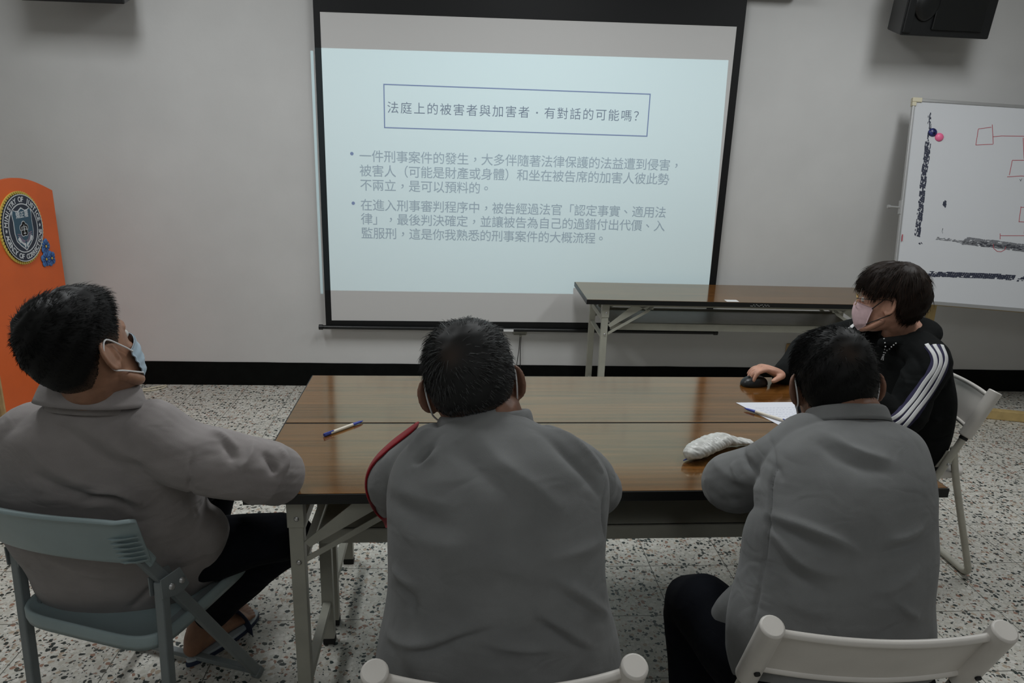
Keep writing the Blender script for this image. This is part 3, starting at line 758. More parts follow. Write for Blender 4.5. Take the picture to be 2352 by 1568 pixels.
# ------------------------------------------------------------------ folding tables
def table(label, loc, rz, depth=0.45, extra=None):
    t = empty('folding_table', loc, rz); tag(t, label, 'table', 'brown folding tables')
    L, D, Z = 1.8, depth, 0.74
    bm = bmesh.new(); bx(bm, 0.004, L - 0.004, 0.004, D - 0.004, Z - 0.026, Z); obj('tabletop', bm, M_WOOD, t)
    bm = bmesh.new(); z0, z1 = Z - 0.0265, Z - 0.0012
    bx(bm, 0, L, 0, 0.004, z0, z1); bx(bm, 0, L, D - 0.004, D, z0, z1); bx(bm, 0, 0.004, 0.004, D - 0.004, z0, z1); bx(bm, L - 0.004, L, 0.004, D - 0.004, z0, z1)
    obj('edge_trim', bm, M_EDGE, t)
    zt = Z - 0.027
    for y in (0.045, D - 0.045):
        bm = bmesh.new(); bx(bm, 0.13, L - 0.13, y - 0.015, y + 0.015, zt - 0.014, zt); obj('rail', bm, M_STEEL, t)
    sh = bmesh.new()
    bx(sh, 0.16, L - 0.16, 0.10, D - 0.07, 0.584, 0.588); bx(sh, 0.16, L - 0.16, 0.10, 0.104, 0.545, 0.588); bx(sh, 0.16, L - 0.16, D - 0.074, D - 0.07, 0.545, 0.60)
    obj('shelf', sh, M_STEEL, t)
    for s in (0, 1):
        mx = (lambda x: x) if s == 0 else (lambda x: L - x)
        for y in (0.045, D - 0.045):
            bm = bmesh.new(); bx(bm, mx(0.097), mx(0.133), y - 0.015, y + 0.015, 0.02, zt - 0.075)
            lg = obj('leg', bm, M_STEEL, t, bevel=0.002)
            bm = bmesh.new(); bx(bm, mx(0.094), mx(0.136), y - 0.0175, y + 0.0175, zt - 0.08, zt); obj('leg_socket', bm, M_STEEL, lg, bevel=0.002)
            bm = bmesh.new(); bx(bm, mx(0.096), mx(0.134), y - 0.016, y + 0.016, 0, 0.022); obj('foot_cap', bm, M_RUBBER, lg, bevel=0.002)
            sy = -1 if y < D / 2 else 1
            for z in (zt - 0.055, 0.535):
                bm = bmesh.new(); sph(bm, (mx(0.118), y + sy * 0.0172, z), (0.007, 0.004, 0.007), None, 12, 8); obj('screw', bm, M_CHROME, lg, True)
        bm = bmesh.new()
        bx(bm, mx(0.105), mx(0.127), 0.06, D - 0.06, 0.60, 0.63); bx(bm, mx(0.105), mx(0.127), 0.06, D - 0.06, 0.50, 0.512); obj('upper_crossbar', bm, M_STEEL, t)
        bm = bmesh.new(); bx(bm, mx(0.103), mx(0.127), 0.06, D - 0.06, 0.135, 0.16); obj('lower_crossbar', bm, M_STEEL, t)
        for y in (0.034, D - 0.034):
            # slotted folding brace: two straps joined at their upper end
            bm = bmesh.new()
            pl = lambda x, z: (mx(x), y, z)
            ey = (0, 0.004, 0)
            prism(bm, [pl(0.133, 0.59), pl(0.146, 0.575), pl(0.335, zt - 0.02), pl(0.36, zt - 0.014), pl(0.26, zt - 0.014)], ey)
            prism(bm, [pl(0.137, 0.548), pl(0.137, 0.532), pl(0.36, zt - 0.045), pl(0.385, zt - 0.014), pl(0.362, zt - 0.014), pl(0.335, zt - 0.042)], ey)
            prism(bm, [pl(0.30, zt - 0.014), pl(0.385, zt - 0.014), pl(0.385, zt - 0.03), pl(0.345, zt - 0.036)], ey)
            obj('brace', bm, M_STEEL, t)
    return t
TY = 0.016
c, s_ = math.cos(TY), math.sin(TY)
table('brown folding table that the three men in grey uniforms lean on', (-0.522, 1.602, 0), TY)
table('brown folding table carrying the sheet of paper and the computer mouse', (-0.522 - s_ * 0.452, 1.602 + c * 0.452, 0), TY)
lt = table('brown folding table standing across the foot of the projection screen', (0.682, 3.838, 0), R_(-0.6), 0.5)
bm = bmesh.new(); bx(bm, 0.79, 0.86, 0.012, 0.06, 0.7402, 0.7412); tag(obj('white_sticker', bm, M_LOOP, lt), 'white slip stuck on the front of the tabletop')
bm = bmesh.new()
for k in range(14):
    x = 0.92 + k * 0.008; zz = 0.722 + 0.003 * rng.normal()
    bx(bm, x, x + 0.007, -0.0008, 0.0, zz, zz + 0.003)
obj('edge_scratch', bm, M_ALU, lt)

# ------------------------------------------------------------------ chairs
def white_chair(label, loc, rz, sag=0.03):
    t = empty('folding_chair', loc, rz); tag(t, label, 'chair', 'white folding chairs')
    HW = 0.208
    top = Vector((0, -0.134, 0.770)); u = Vector((0, 0.354, -0.770)).normalized()
    P = lambda s, k: Vector((s * HW, 0, 0)) + top + u * k
    sl = 0.185
    # backrest: curved panel with rolled rims, moulded in one with two sleeves
    bm = bmesh.new(); n = 24
    def arc(i): 
        a = -1 + 2 * i / n; return a * (HW - 0.012), -sag * (1 - a * a)
    nrm = Vector((0, 1, 0)); 
    for i in range(n):
        for (k0, k1, th) in ((0.022, sl - 0.035, 0.004),):
            q = []
            for (ii, kk, dd_) in ((i, k0, 0), (i + 1, k0, 0), (i + 1, k1, 0), (i, k1, 0)):
                x, b = arc(ii); q.append(top + u * kk + Vector((x, b, 0)))
            prism(bm, q, (0, th, 0))
    bk = obj('backrest', bm, M_WHITEPL, t)
    for kk in (0.020, sl - 0.033):
        bm = bmesh.new(); tube(bm, [top + u * kk + Vector((arc(i)[0], arc(i)[1] + 0.002, 0)) for i in range(n + 1)], [0.008] * (n + 1), 10, 1); obj('rim', bm, M_WHITEPL, bk, True)
    for s in (-1, 1):
        bm = bmesh.new(); cyl(bm, P(s, -0.005), P(s, sl), 0.0225, 24)
        sv = obj('sleeve', bm, M_WHITEPL, bk, bevel=0.004); sv.data.shade_smooth(); auto_smooth(sv, 45)
        bm = bmesh.new(); cyl(bm, P(s, 0.13) + Vector((s * 0.0, -0.021, -0.008)), P(s, 0.13) + Vector((0, -0.0245, -0.0095)), 0.006, 12); obj('screw_hole', bm, M_RUBBER, sv)
        bm = bmesh.new(); cyl(bm, P(s, sl - 0.01), P(s, 0.846), 0.0125, 18); up = obj('upright', bm, M_CREAM, t, True); auto_smooth(up, 50)
        bm = bmesh.new(); cyl(bm, P(s, sl - 0.002), P(s, sl + 0.012), 0.0145, 16); obj('collar_ring', bm, M_RUBBER, up)
        bm = bmesh.new(); cyl(bm, P(s, 0.82), P(s, 0.847), 0.016, 14); obj('foot_cap', bm, M_RUBBER, up)
        # joint plate
        bm = bmesh.new(); prism(bm, [P(s, 0.255) + Vector((-s * 0.014, -0.014, 0)), P(s, 0.255) + Vector((-s * 0.014, 0.014, 0)), P(s, 0.325) + Vector((-s * 0.014, 0.016, 0)), P(s, 0.325) + Vector((-s * 0.014, -0.03, 0)), P(s, 0.30) + Vector((-s * 0.014, -0.042, 0))], (-s * 0.004, 0, 0))
        obj('joint_plate', bm, M_CREAM, t)
        for dy, k in ((0, 0.30), (-0.028, 0.306)):
            bm = bmesh.new(); sph(bm, P(s, k) + Vector((s * 0.013 if dy == 0 else -s * 0.012, dy, 0)), (0.004, 0.006, 0.006), None, 10, 6); obj('rivet', bm, M_ALU, t, True)
    hx = 0.176
    bm = bmesh.new()
    pts = []
    for s in (-1, 1):
        a = [(s * 0.190, -0.040, 0.545), (s * 0.190, -0.075, 0.42), (s * 0.188, -0.19, 0.085), (s * 0.182, -0.208, 0.034), (s * 0.155, -0.214, 0.014), (s * 0.10, -0.214, 0.0135)]
        pts += a if s == -1 else a[::-1]
    tube(bm, pts, [0.0125] * len(pts), 14, 5); lg = obj('rear_leg_frame', bm, M_CREAM, t, True)
    for s in (-1, 1):
        bm = bmesh.new(); bx(bm, s * 0.13 - 0.02, s * 0.13 + 0.02, -0.222, -0.206, 0.0, 0.012); obj('floor_pad', bm, M_RUBBER, lg, bevel=0.003)
    bm = bmesh.new(); cyl(bm, (-HW, 0.185, 0.09), (HW, 0.185, 0.09), 0.009, 12); obj('front_bar', bm, M_CREAM, t, True)
    bm = bmesh.new()
    rings = []
    for (k, z, g) in ((0.0, 0.425, 0.97), (0.0, 0.432, 1.0), (0.0, 0.447, 1.0), (0.0, 0.452, 0.97), (0.0, 0.447, 0.88)):
        rings.append(ellring((0, 0.065, z), (0.192 * g, 0, 0), (0, 0.205 * g, 0), 40, 5))
    loft(bm, rings); obj('seat', bm, M_WHITEPL, t, True)
    return t
white_chair('white folding chair under the man with the red armband', (0.077, 1.095, 0), R_(0.2), 0.038)
white_chair('white folding chair under the man bowed over the paper', (0.768, 1.177, 0), R_(-3.0), 0.026)
white_chair('white folding chair under the student in the black striped jacket', (1.752, 2.50, 0), R_(90))

def teal_chair(label, loc, rz):
    t = empty('folding_chair', loc, rz); tag(t, label, 'chair')
    HW = 0.208
    # front legs run on up to carry the backrest
    f0 = Vector((0, 0.335, 0.0)); bt = Vector((0, -0.155, 0.80)); u = (bt - f0).normalized(); LL = (bt - f0).length
    Q = lambda s, k: Vector((s * HW, 0, 0)) + f0 + u * k
    for s in (-1, 1):
        bm = bmesh.new(); bar(bm, Q(s, 0.012), Q(s, LL - 0.19), 0.020, 0.030, (0, 1, 0)); fl_ = obj('front_leg', bm, M_TEALMET, t, bevel=0.004)
        bm = bmesh.new(); bar(bm, Q(s, 0.0), Q(s, 0.03), 0.024, 0.034, (0, 1, 0)); obj('foot_cap', bm, M_TEALMET, fl_, bevel=0.004)
        bm = bmesh.new(); bar(bm, (s * (HW + 0.006), -0.035, 0.012), (s * (HW + 0.006), -0.012, 0.55), 0.024, 0.026, (0, 1, 0)); rl = obj('rear_leg', bm, M_TEALMET, t, bevel=0.004)
        bm = bmesh.new(); bx(bm, s * (HW + 0.006) - 0.014, s * (HW + 0.006) + 0.014, -0.05, -0.02, 0.0, 0.014); obj('foot_cap', bm, M_RUBBER, rl)
        # hinge bracket between rear leg and front leg
        bm = bmesh.new()
        prism(bm, [(s * (HW + 0.02), -0.030, 0.515), (s * (HW + 0.02), -0.030, 0.565), (s * (HW + 0.02), 0.035, 0.56), (s * (HW + 0.02), 0.06, 0.50), (s * (HW + 0.02), 0.03, 0.49)], (s * 0.003, 0, 0))
        prism(bm, [(s * (HW - 0.014), -0.030, 0.515), (s * (HW - 0.014), -0.030, 0.565), (s * (HW - 0.014), 0.035, 0.56), (s * (HW - 0.014), 0.06, 0.50), (s * (HW - 0.014), 0.03, 0.49)], (s * 0.003, 0, 0))
        br = obj('hinge_bracket', bm, M_TEALMET, t)
        for yy, zz in ((0.0, 0.53), (0.035, 0.525)):
            bm = bmesh.new(); cyl(bm, (s * (HW - 0.02), yy, zz), (s * (HW + 0.028), yy, zz), 0.008, 12); obj('rivet', bm, M_ALU, br, True)
    bm = bmesh.new(); bar(bm, (-HW, f0.y - 0.012, 0.022), (HW, f0.y - 0.012, 0.022), 0.022, 0.016); obj('front_floor_bar', bm, M_TEALMET, t, bevel=0.003)
    # backrest: curved shell, tall at the middle, wrapping round the legs
    bm = bmesh.new(); nu, nv = 28, 10; G = []
    for i in range(nu + 1):
        a = -1 + 2 * i / nu; row = []
        bot = LL - 0.195 + 0.03 * (1 - a * a) ; topk = LL + 0.012 * (1 - a * a) - 0.012 * abs(a) ** 8
        for j in range(nv + 1):
            k = bot + (topk - bot) * j / nv
            p = f0 + u * k + Vector((a * (HW + 0.022 + 0.040 * j / nv), -0.012 - 0.050 * (1 - a * a) + 0.022 * j / nv + (0.016 if abs(a) > 0.98 else 0), 0))
            row.append(p + Vector((0, -0.014 if j == nv else 0, -0.004 if j == nv else 0)))
        G.append(row)
    V = [[bm.verts.new(p) for p in r] for r in G]
    for i in range(nu):
        for j in range(nv): bm.faces.new((V[i][j], V[i + 1][j], V[i + 1][j + 1], V[i][j + 1]))
    bk = obj('backrest', bm, M_TEALPL, t, True)
    so = bk.modifiers.new('s', 'SOLIDIFY'); so.thickness = 0.010; so.offset = 0
    bb = bk.modifiers.new('b', 'BEVEL'); bb.width = 0.003; bb.segments = 2
    for s in (-1, 1):
        bm = bmesh.new(); bar(bm, Q(s, LL - 0.225) + Vector((0, 0.008, 0)), Q(s, LL - 0.07) + Vector((0, 0.008, 0)), 0.026, 0.030, (0, 1, 0)); obj('sleeve', bm, M_TEALPL, bk, bevel=0.008)
        for k in range(6):
            c0 = Q(s, LL - 0.085 - 0.020 * k) + Vector((s * (0.012 - 0.004 * k), -0.026 - 0.002 * k, 0)); 
            bm = bmesh.new(); prism(bm, [c0, c0 + Vector((s * 0.024, 0.004, 0.006)), c0 + Vector((s * 0.038, 0.03, 0.0)), c0 + Vector((-s * 0.036, 0.006, -0.003))], u * 0.004); obj('rib', bm, M_TEALPL, bk)
    # seat pan with a rounded raised lip
    bm = bmesh.new()
    rings = []
    for (z, g) in ((0.385, 0.94), (0.38, 0.985), (0.395, 1.0), (0.415, 1.0), (0.422, 0.985), (0.419, 0.955), (0.405, 0.92), (0.403, 0.6), (0.402, 0.2)):
        rings.append(ellring((0, 0.155, z - 0.012), (0.215 * g, 0, 0), (0, 0.215 * g, 0), 48, 6))
    loft(bm, rings); obj('seat', bm, M_TEALPL, t, True)
    for s in (-1, 1):
        bm = bmesh.new(); bar(bm, (s * 0.19, 0.0, 0.385), (s * 0.19, 0.33, 0.385), 0.02, 0.03); obj('seat_rail', bm, M_TEALMET, t)
    return t
teal_chair('grey-teal plastic folding chair with ribbed back, under the man in slippers', (-0.904, 1.618, 0), R_(-18.7))

# ------------------------------------------------------------------ things on the tables
def pen(a, b, label, cap_first=True):
    a, b = Vector(a), Vector(b); d = (b - a).normalized(); L = (b - a).length
    t = empty('pen', a); tag(t, label, 'pen', 'ball-point pens')
    q = Vector((0, 0, 1)).rotation_difference(d).to_matrix().to_4x4()
    def part(nm, k0, k1, r0, r1, m):
        bm = bmesh.new(); cyl(bm, q @ Vector((0, 0, k0)), q @ Vector((0, 0, k1)), r0, 16, r1); return obj(nm, bm, m, t, True)
    for o in (part('barrel', 0.022, L - 0.040, 0.0047, 0.0047, M_PENW), part('cap', 0.0, 0.022, 0.0050, 0.0052, M_PENB), part('grip', L - 0.040, L - 0.012, 0.0049, 0.0036, M_PENB), part('tip', L - 0.012, L, 0.0036, 0.0008, M_PENB)): auto_smooth(o, 40)
    bm = bmesh.new(); bar(bm, q @ Vector((0, 0, 0.0)) + Vector((0, -0.003, 0.0045)), q @ Vector((0, 0, 0.035)) + Vector((0, -0.003, 0.0045)), 0.004, 0.002); obj('clip', bm, M_PENB, t)
    return t
pen((-0.392, 1.952, 0.7455), (-0.296, 2.061, 0.7455), 'white pen with blue ends lying alone on the bare tabletop')
pen((1.045, 2.055, 0.7468), (0.937, 2.184, 0.7468), 'cream pen with a blue tip lying on the sheet of paper')
# paper
t = empty('paper_sheet', (1.05, 2.15, 0.7405)); tag(t, 'white sheet of handwritten paper on the table under a cream pen', 'paper')
A_, B_ = Vector((0.934, 2.251)), Vector((0.945, 2.046)); ang = math.atan2(0.006, 0.21)
bm = bmesh.new(); e1 = Vector((1, 0.04)).normalized(); e2 = Vector((0.32, -0.95)).normalized()
cor = [A_, A_ + e1 * 0.297, A_ + e1 * 0.297 + e2 * 0.21 * 1.02, A_ + e2 * 0.21 * 1.02]
c0 = Vector((1.05, 2.15))
prism(bm, [Vector((p.x - c0.x, p.y - c0.y, 0)) for p in cor], (0, 0, 0.0008)); obj('sheet', bm, M_PAPER, t)
bm = bmesh.new()
for r in range(7):
    x = 0.03
    while x < 0.26:
        wl = rng.uniform(0.004, 0.010); p = A_ + e1 * (x + r * 0.002) + e2 * (0.055 + r * 0.02); q = p + e1 * wl + e2 * rng.normal() * 0.002
        bar(bm, (p.x - c0.x, p.y - c0.y, 0.00095), (q.x - c0.x, q.y - c0.y, 0.00095), 0.0012, 0.0002)
        x += wl + rng.uniform(0.002, 0.008)
obj('handwriting', bm, M_INKL, t)
# mouse
t = empty('computer_mouse', (1.07, 2.437, 0.7405), R_(-78)); tag(t, 'black computer mouse on the table under a raised hand', 'mouse')
bm = bmesh.new(); rings = []
for k in range(8):
    a = k / 7 * math.pi / 2; z = 0.003 + 0.031 * math.sin(a); g = math.cos(a) ** 0.55
    rings.append([(q[0], q[1], q[2] - 0.10 * max(0, abs(q[1] - 0.01) ** 1.6) * (k / 7) * 4) for q in ellring((0, 0, z), (0.030 * g + 1e-4, 0, 0), (0, 0.052 * g + 1e-4, 0), 36, 2.6)])
rings = [ellring((0, 0, 0.0), (0.027, 0, 0), (0, 0.049, 0), 36, 2.6)] + rings
loft(bm, rings); obj('shell', bm, M_BLACKPL, t, True)
bm = bmesh.new(); cyl(bm, (-0.003, -0.022, 0.030), (0.003, -0.022, 0.030), 0.006, 14); obj('scroll_wheel', bm, M_RUBBER, t)
# crumpled packet with a blue pen poking out
pk = np.array([0.70, 1.862])
bm = bmesh.new()
tube(bm, [(0.632, 1.79, 0.764), (0.66, 1.81, 0.767), (0.71, 1.85, 0.768), (0.76, 1.885, 0.765), (0.80, 1.895, 0.757), (0.85, 1.90, 0.750)], [(0.024, 0.017), (0.033, 0.021), (0.035, 0.021), (0.031, 0.018), (0.022, 0.010), (0.018, 0.006)], 24, 6, up=(0, 0, 1))
me = fuse(bm, 0.0028, 2); v = coords(me); nn = normals(me)
q = v * 95; dsp = np.abs(np.sin(q[:, 0] * 1.0 + 1.7 * np.sin(q[:, 1] * .7))) + np.abs(np.sin(q[:, 1] * 1.3 + 1.1 * np.sin(q[:, 2] * 1.2 + q[:, 0] * .6))) + 0.6 * np.abs(np.sin((q[:, 0] + q[:, 1] + q[:, 2]) * 1.9))
v = v + nn * ((dsp - 1.6) * 0.0019)[:, None]; v[:, 2] = np.maximum(v[:, 2], 0.7408); set_coords(me, v)
M_PACK = noisy('crinkled_white_plastic', (0.56, 0.56, 0.53), 0.35, 0.22, 55)
pkt = link_mesh('plastic_packet', me, M_PACK, None, True); rebase(pkt, (0.70, 1.862, 0.7405))
tag(pkt, 'crumpled white plastic-wrapped packet on the table by an elbow', 'packet')
bm = bmesh.new(); cyl(bm, (0.612, 1.782, 0.7475), (0.66, 1.815, 0.750), 0.0012, 12, 0.0045)
po_ = obj('pen', bm, M_PENB, None, True); rebase(po_, (0.63, 1.795, 0.7455)); tag(po_, 'blue pen tip poking out from under the white packet', 'pen', 'ball-point pens')

# ------------------------------------------------------------------ people
SK = [  # z, half width, front, back  (metres, origin between the ears)
    (0.1175, 0.012, 0.010, -0.030), (0.115, 0.026, 0.030, -0.046), (0.107, 0.045, 0.052, -0.066), (0.092, 0.060, 0.072, -0.083), (0.070, 0.070, 0.086, -0.094),
    (0.040, 0.0755, 0.094, -0.101), (0.010, 0.0765, 0.096, -0.102), (-0.015, 0.075, 0.094, -0.098), (-0.040, 0.071, 0.095, -0.086),
    (-0.065, 0.065, 0.095, -0.066), (-0.090, 0.056, 0.094, -0.035), (-0.108, 0.043, 0.091, 0.000), (-0.118, 0.026, 0.084, 0.030), (-0.121, 0.010, 0.072, 0.045)]
_sz = np.array([s[0] for s in SK])[::-1]; _sx = np.array([s[1] for s in SK])[::-1]; _sf = np.array([s[2] for s in SK])[::-1]; _sb = np.array([s[3] for s in SK])[::-1]
def skull(th, z, off=0.0):
    """local point on the head at azimuth th (0 = face, +90 deg = right ear side)"""
    hx = np.interp(z, _sz, _sx) + off; yf = np.interp(z, _sz, _sf) + off; yb = np.interp(z, _sz, _sb) - off
    cy = np.where(z > -0.03, -0.005, -0.005 + (-0.03 - z) * 0.55)
    c, s = np.cos(th), np.sin(th); p = 2.15
    c2 = np.sign(c) * np.abs(c) ** (2 / p); s2 = np.sign(s) * np.abs(s) ** (2 / p)
    return np.stack([hx * s2, cy + np.where(c > 0, yf - cy, cy - yb) * c2, np.broadcast_to(z, np.shape(th))], -1)
class Head:
    def __init__(s, pos, facing, nod=0.0, roll=0.0, scale=1.0):
        """facing: compass angle of the look direction in the xy plane (deg, 90 = +y); nod > 0 looks down; roll > 0 tips to own right"""
        Mr = Matrix.Rotation(R_(facing - 90), 4, 'Z') @ Matrix.Rotation(R_(-nod), 4, 'X') @ Matrix.Rotation(R_(roll), 4, 'Y')
        s.M = Matrix.Translation(Vector(pos)) @ Mr @ Matrix.Scale(scale, 4); s.A = np.array(s.M)
    def w(s, p):
        p = np.asarray(p, float); return p @ s.A[:3, :3].T + s.A[:3, 3]
    def d(s, v):
        v = np.asarray(v, float) @ s.A[:3, :3].T; return v / np.linalg.norm(v)
def add_head(bm, H, ear_out=0.62):
    th = np.linspace(0, 2 * np.pi, 40, endpoint=False)
    loft(bm, [H.w(skull(th, np.full(40, z))) for z in _sz])
    T = lambda pts, rad, **k: tube(bm, [H.w(p) for p in pts], rad, **k)
    T([(0, 0.088, 0.006), (0, 0.100, -0.008), (0, 0.113, -0.028), (0, 0.109, -0.041)], [0.008, 0.009, 0.0115, 0.009])      # nose
    for s in (-1, 1):
        T([(s * 0.010, 0.100, -0.036), (s * 0.013, 0.094, -0.040)], [0.0075, 0.006])
        T([(s * 0.012, 0.089, 0.019), (s * 0.030, 0.088, 0.023), (s * 0.050, 0.073, 0.017)], [0.006, 0.008, 0.006])            # brow
        T([(s * 0.036, 0.074, -0.030), (s * 0.052, 0.056, -0.028)], [0.014, 0.016])                                       # cheekbone
        T([(s * 0.066, 0.012, -0.070), (s * 0.050, 0.050, -0.098), (s * 0.015, 0.082, -0.112)], [0.012, 0.013, 0.014])       # jaw line
        # ear: bowl-shaped leaf with a rolled rim and a lobe
        e = np.array([s * ear_out, -math.sqrt(1 - ear_out ** 2), 0.0]); up = np.array([0, -0.16, 0.987]); c = np.array([s * 0.0745, -0.002, -0.008])
        out = []
        for k in range(15):
            a = R_(-105 + k * 15); out.append(c + e * (0.014 + 0.021 * math.cos(a)) + up * (0.031 * math.sin(a)))
        T([tuple(p) for p in out], [0.0046] * len(out), n=8, sub=2)
        q = np.array([s * math.sqrt(1 - ear_out ** 2), ear_out, 0])
        rings = []
        for k, g in ((-1, 0.5), (-0.6, 0.9), (0, 1), (0.6, 0.9), (1, 0.5)):
            rings.append(H.w(ellring(c + e * 0.014 + q * 0.0035 * k, e * 0.020 * g, up * 0.030 * g, 20)))
        loft(bm, rings)
        T([c + e * 0.006 + up * -0.028, c + e * 0.010 + up * -0.034], [0.007, 0.006], n=10)
        T([c - e * 0.006 + up * 0.016, c - e * 0.006 - up * 0.022], [0.008, 0.008], n=10)
    T([(-0.022, 0.089, -0.068), (0, 0.097, -0.066), (0.022, 0.089, -0.068)], [0.003, 0.0055, 0.003], n=10)
    T([(-0.020, 0.088, -0.078), (0, 0.096, -0.079), (0.020, 0.088, -0.078)], [0.003, 0.006, 0.003], n=10)
    T([(0, 0.080, -0.110), (0, 0.084, -0.104)], [0.016, 0.014])
def add_hand(bm, wrist, fdir, up, side, curl=(18, 25, 20), spread=0.06, thumb_curl=25, scale=1.0):
    """five separate fingers; side=+1 right hand, -1 left; up = back-of-hand normal"""
    f = np.array(fdir, float); f /= np.linalg.norm(f); u = np.array(up, float); u -= (u @ f) * f; u /= np.linalg.norm(u)
    t = np.cross(u, f) * (1 if side > 0 else -1)        # towards the thumb
    w = np.array(wrist, float); k = scale
    rings = []
    for x, hw, hh, dz in ((-0.006, 0.024, 0.019, 0), (0.012, 0.029, 0.019, 0), (0.035, 0.037, 0.0175, 0.001), (0.06, 0.041, 0.0155, 0.002), (0.082, 0.040, 0.0125, 0.001), (0.092, 0.036, 0.008, -0.001)):
        rings.append(ellring(w + f * x * k + u * dz, t * hw * k, u * hh * k, 20, 2.6))
    loft(bm, rings)
    rot = lambda a: (f * math.cos(a) - u * math.sin(a))
    for off, L, rr, ex in ((0.0285, 0.071, 0.0086, 0), (0.0095, 0.079, 0.0088, 1), (-0.0095, 0.074, 0.0084, 1), (-0.0275, 0.058, 0.0076, -2)):
        p = w + f * (0.083 - 0.004 * (off < -0.02)) * k + t * off * k; a = 0.0; pts = [p - f * 0.012 * k, p]
        for fr, cu in zip((0.46, 0.29, 0.25), curl):
            a += R_(cu + ex * 2); d = rot(a) + t * (off * spread / 0.03); d /= np.linalg.norm(d)
            p = p + d * L * fr * k; pts.append(p)
        tube(bm, pts, [rr * k, rr * 1.04 * k, rr * 0.98 * k, rr * 0.9 * k, rr * 0.74 * k], 12, 3)
    p = w + f * 0.020 * k + t * 0.026 * k - u * 0.004; d = (f * 0.62 + t * 0.72 - u * 0.28); d /= np.linalg.norm(d)
    pts = [w + f * 0.012 * k + t * 0.012 * k, p, p + d * 0.034 * k]; d2 = d * math.cos(R_(thumb_curl)) + (f - u * 0.4) * math.sin(R_(thumb_curl)); d2 /= np.linalg.norm(d2)
    pts += [pts[-1] + d2 * 0.028 * k, pts[-1] + d2 * 0.048 * k]
    tube(bm, pts, [0.016 * k, 0.0145 * k, 0.0108 * k, 0.0098 * k, 0.0072 * k], 12, 3)
def add_foot(bm, ankle, toe):
    a = np.array(ankle, float); d = np.array(toe, float) - a; d[2] = 0; d /= np.linalg.norm(d); s = np.array([d[1], -d[0], 0])
    g = lambda x, y, z: np.array([a[0], a[1], 0]) + d * x + s * y + np.array([0, 0, z + FOOT_Z])
    tube(bm, [a, g(-0.035, 0, 0.05), g(-0.05, 0, 0.028)], [0.036, 0.034, 0.026], 14)
    tube(bm, [g(-0.045, 0, 0.03), g(0.02, 0, 0.04), g(0.09, 0, 0.032), g(0.145, 0, 0.018)], [(0.026, 0.026), (0.033, 0.036), (0.040, 0.025), (0.042, 0.014)], 16, up=(0, 0, 1))
    tube(bm, [a, g(0.03, 0, 0.058), g(0.08, 0, 0.035)], [0.034, 0.03, 0.022], 14)
    for y, L, r in ((-0.030, 0.058, 0.012), (-0.012, 0.055, 0.0085), (0.004, 0.050, 0.008), (0.018, 0.043, 0.0075), (0.031, 0.034, 0.007)):
        tube(bm, [g(0.13, y, 0.015), g(0.14 + L * 0.6, y, 0.014), g(0.14 + L, y, 0.010)], [r, r, r * 0.8], 10, 3)
FOOT_Z = 0.022

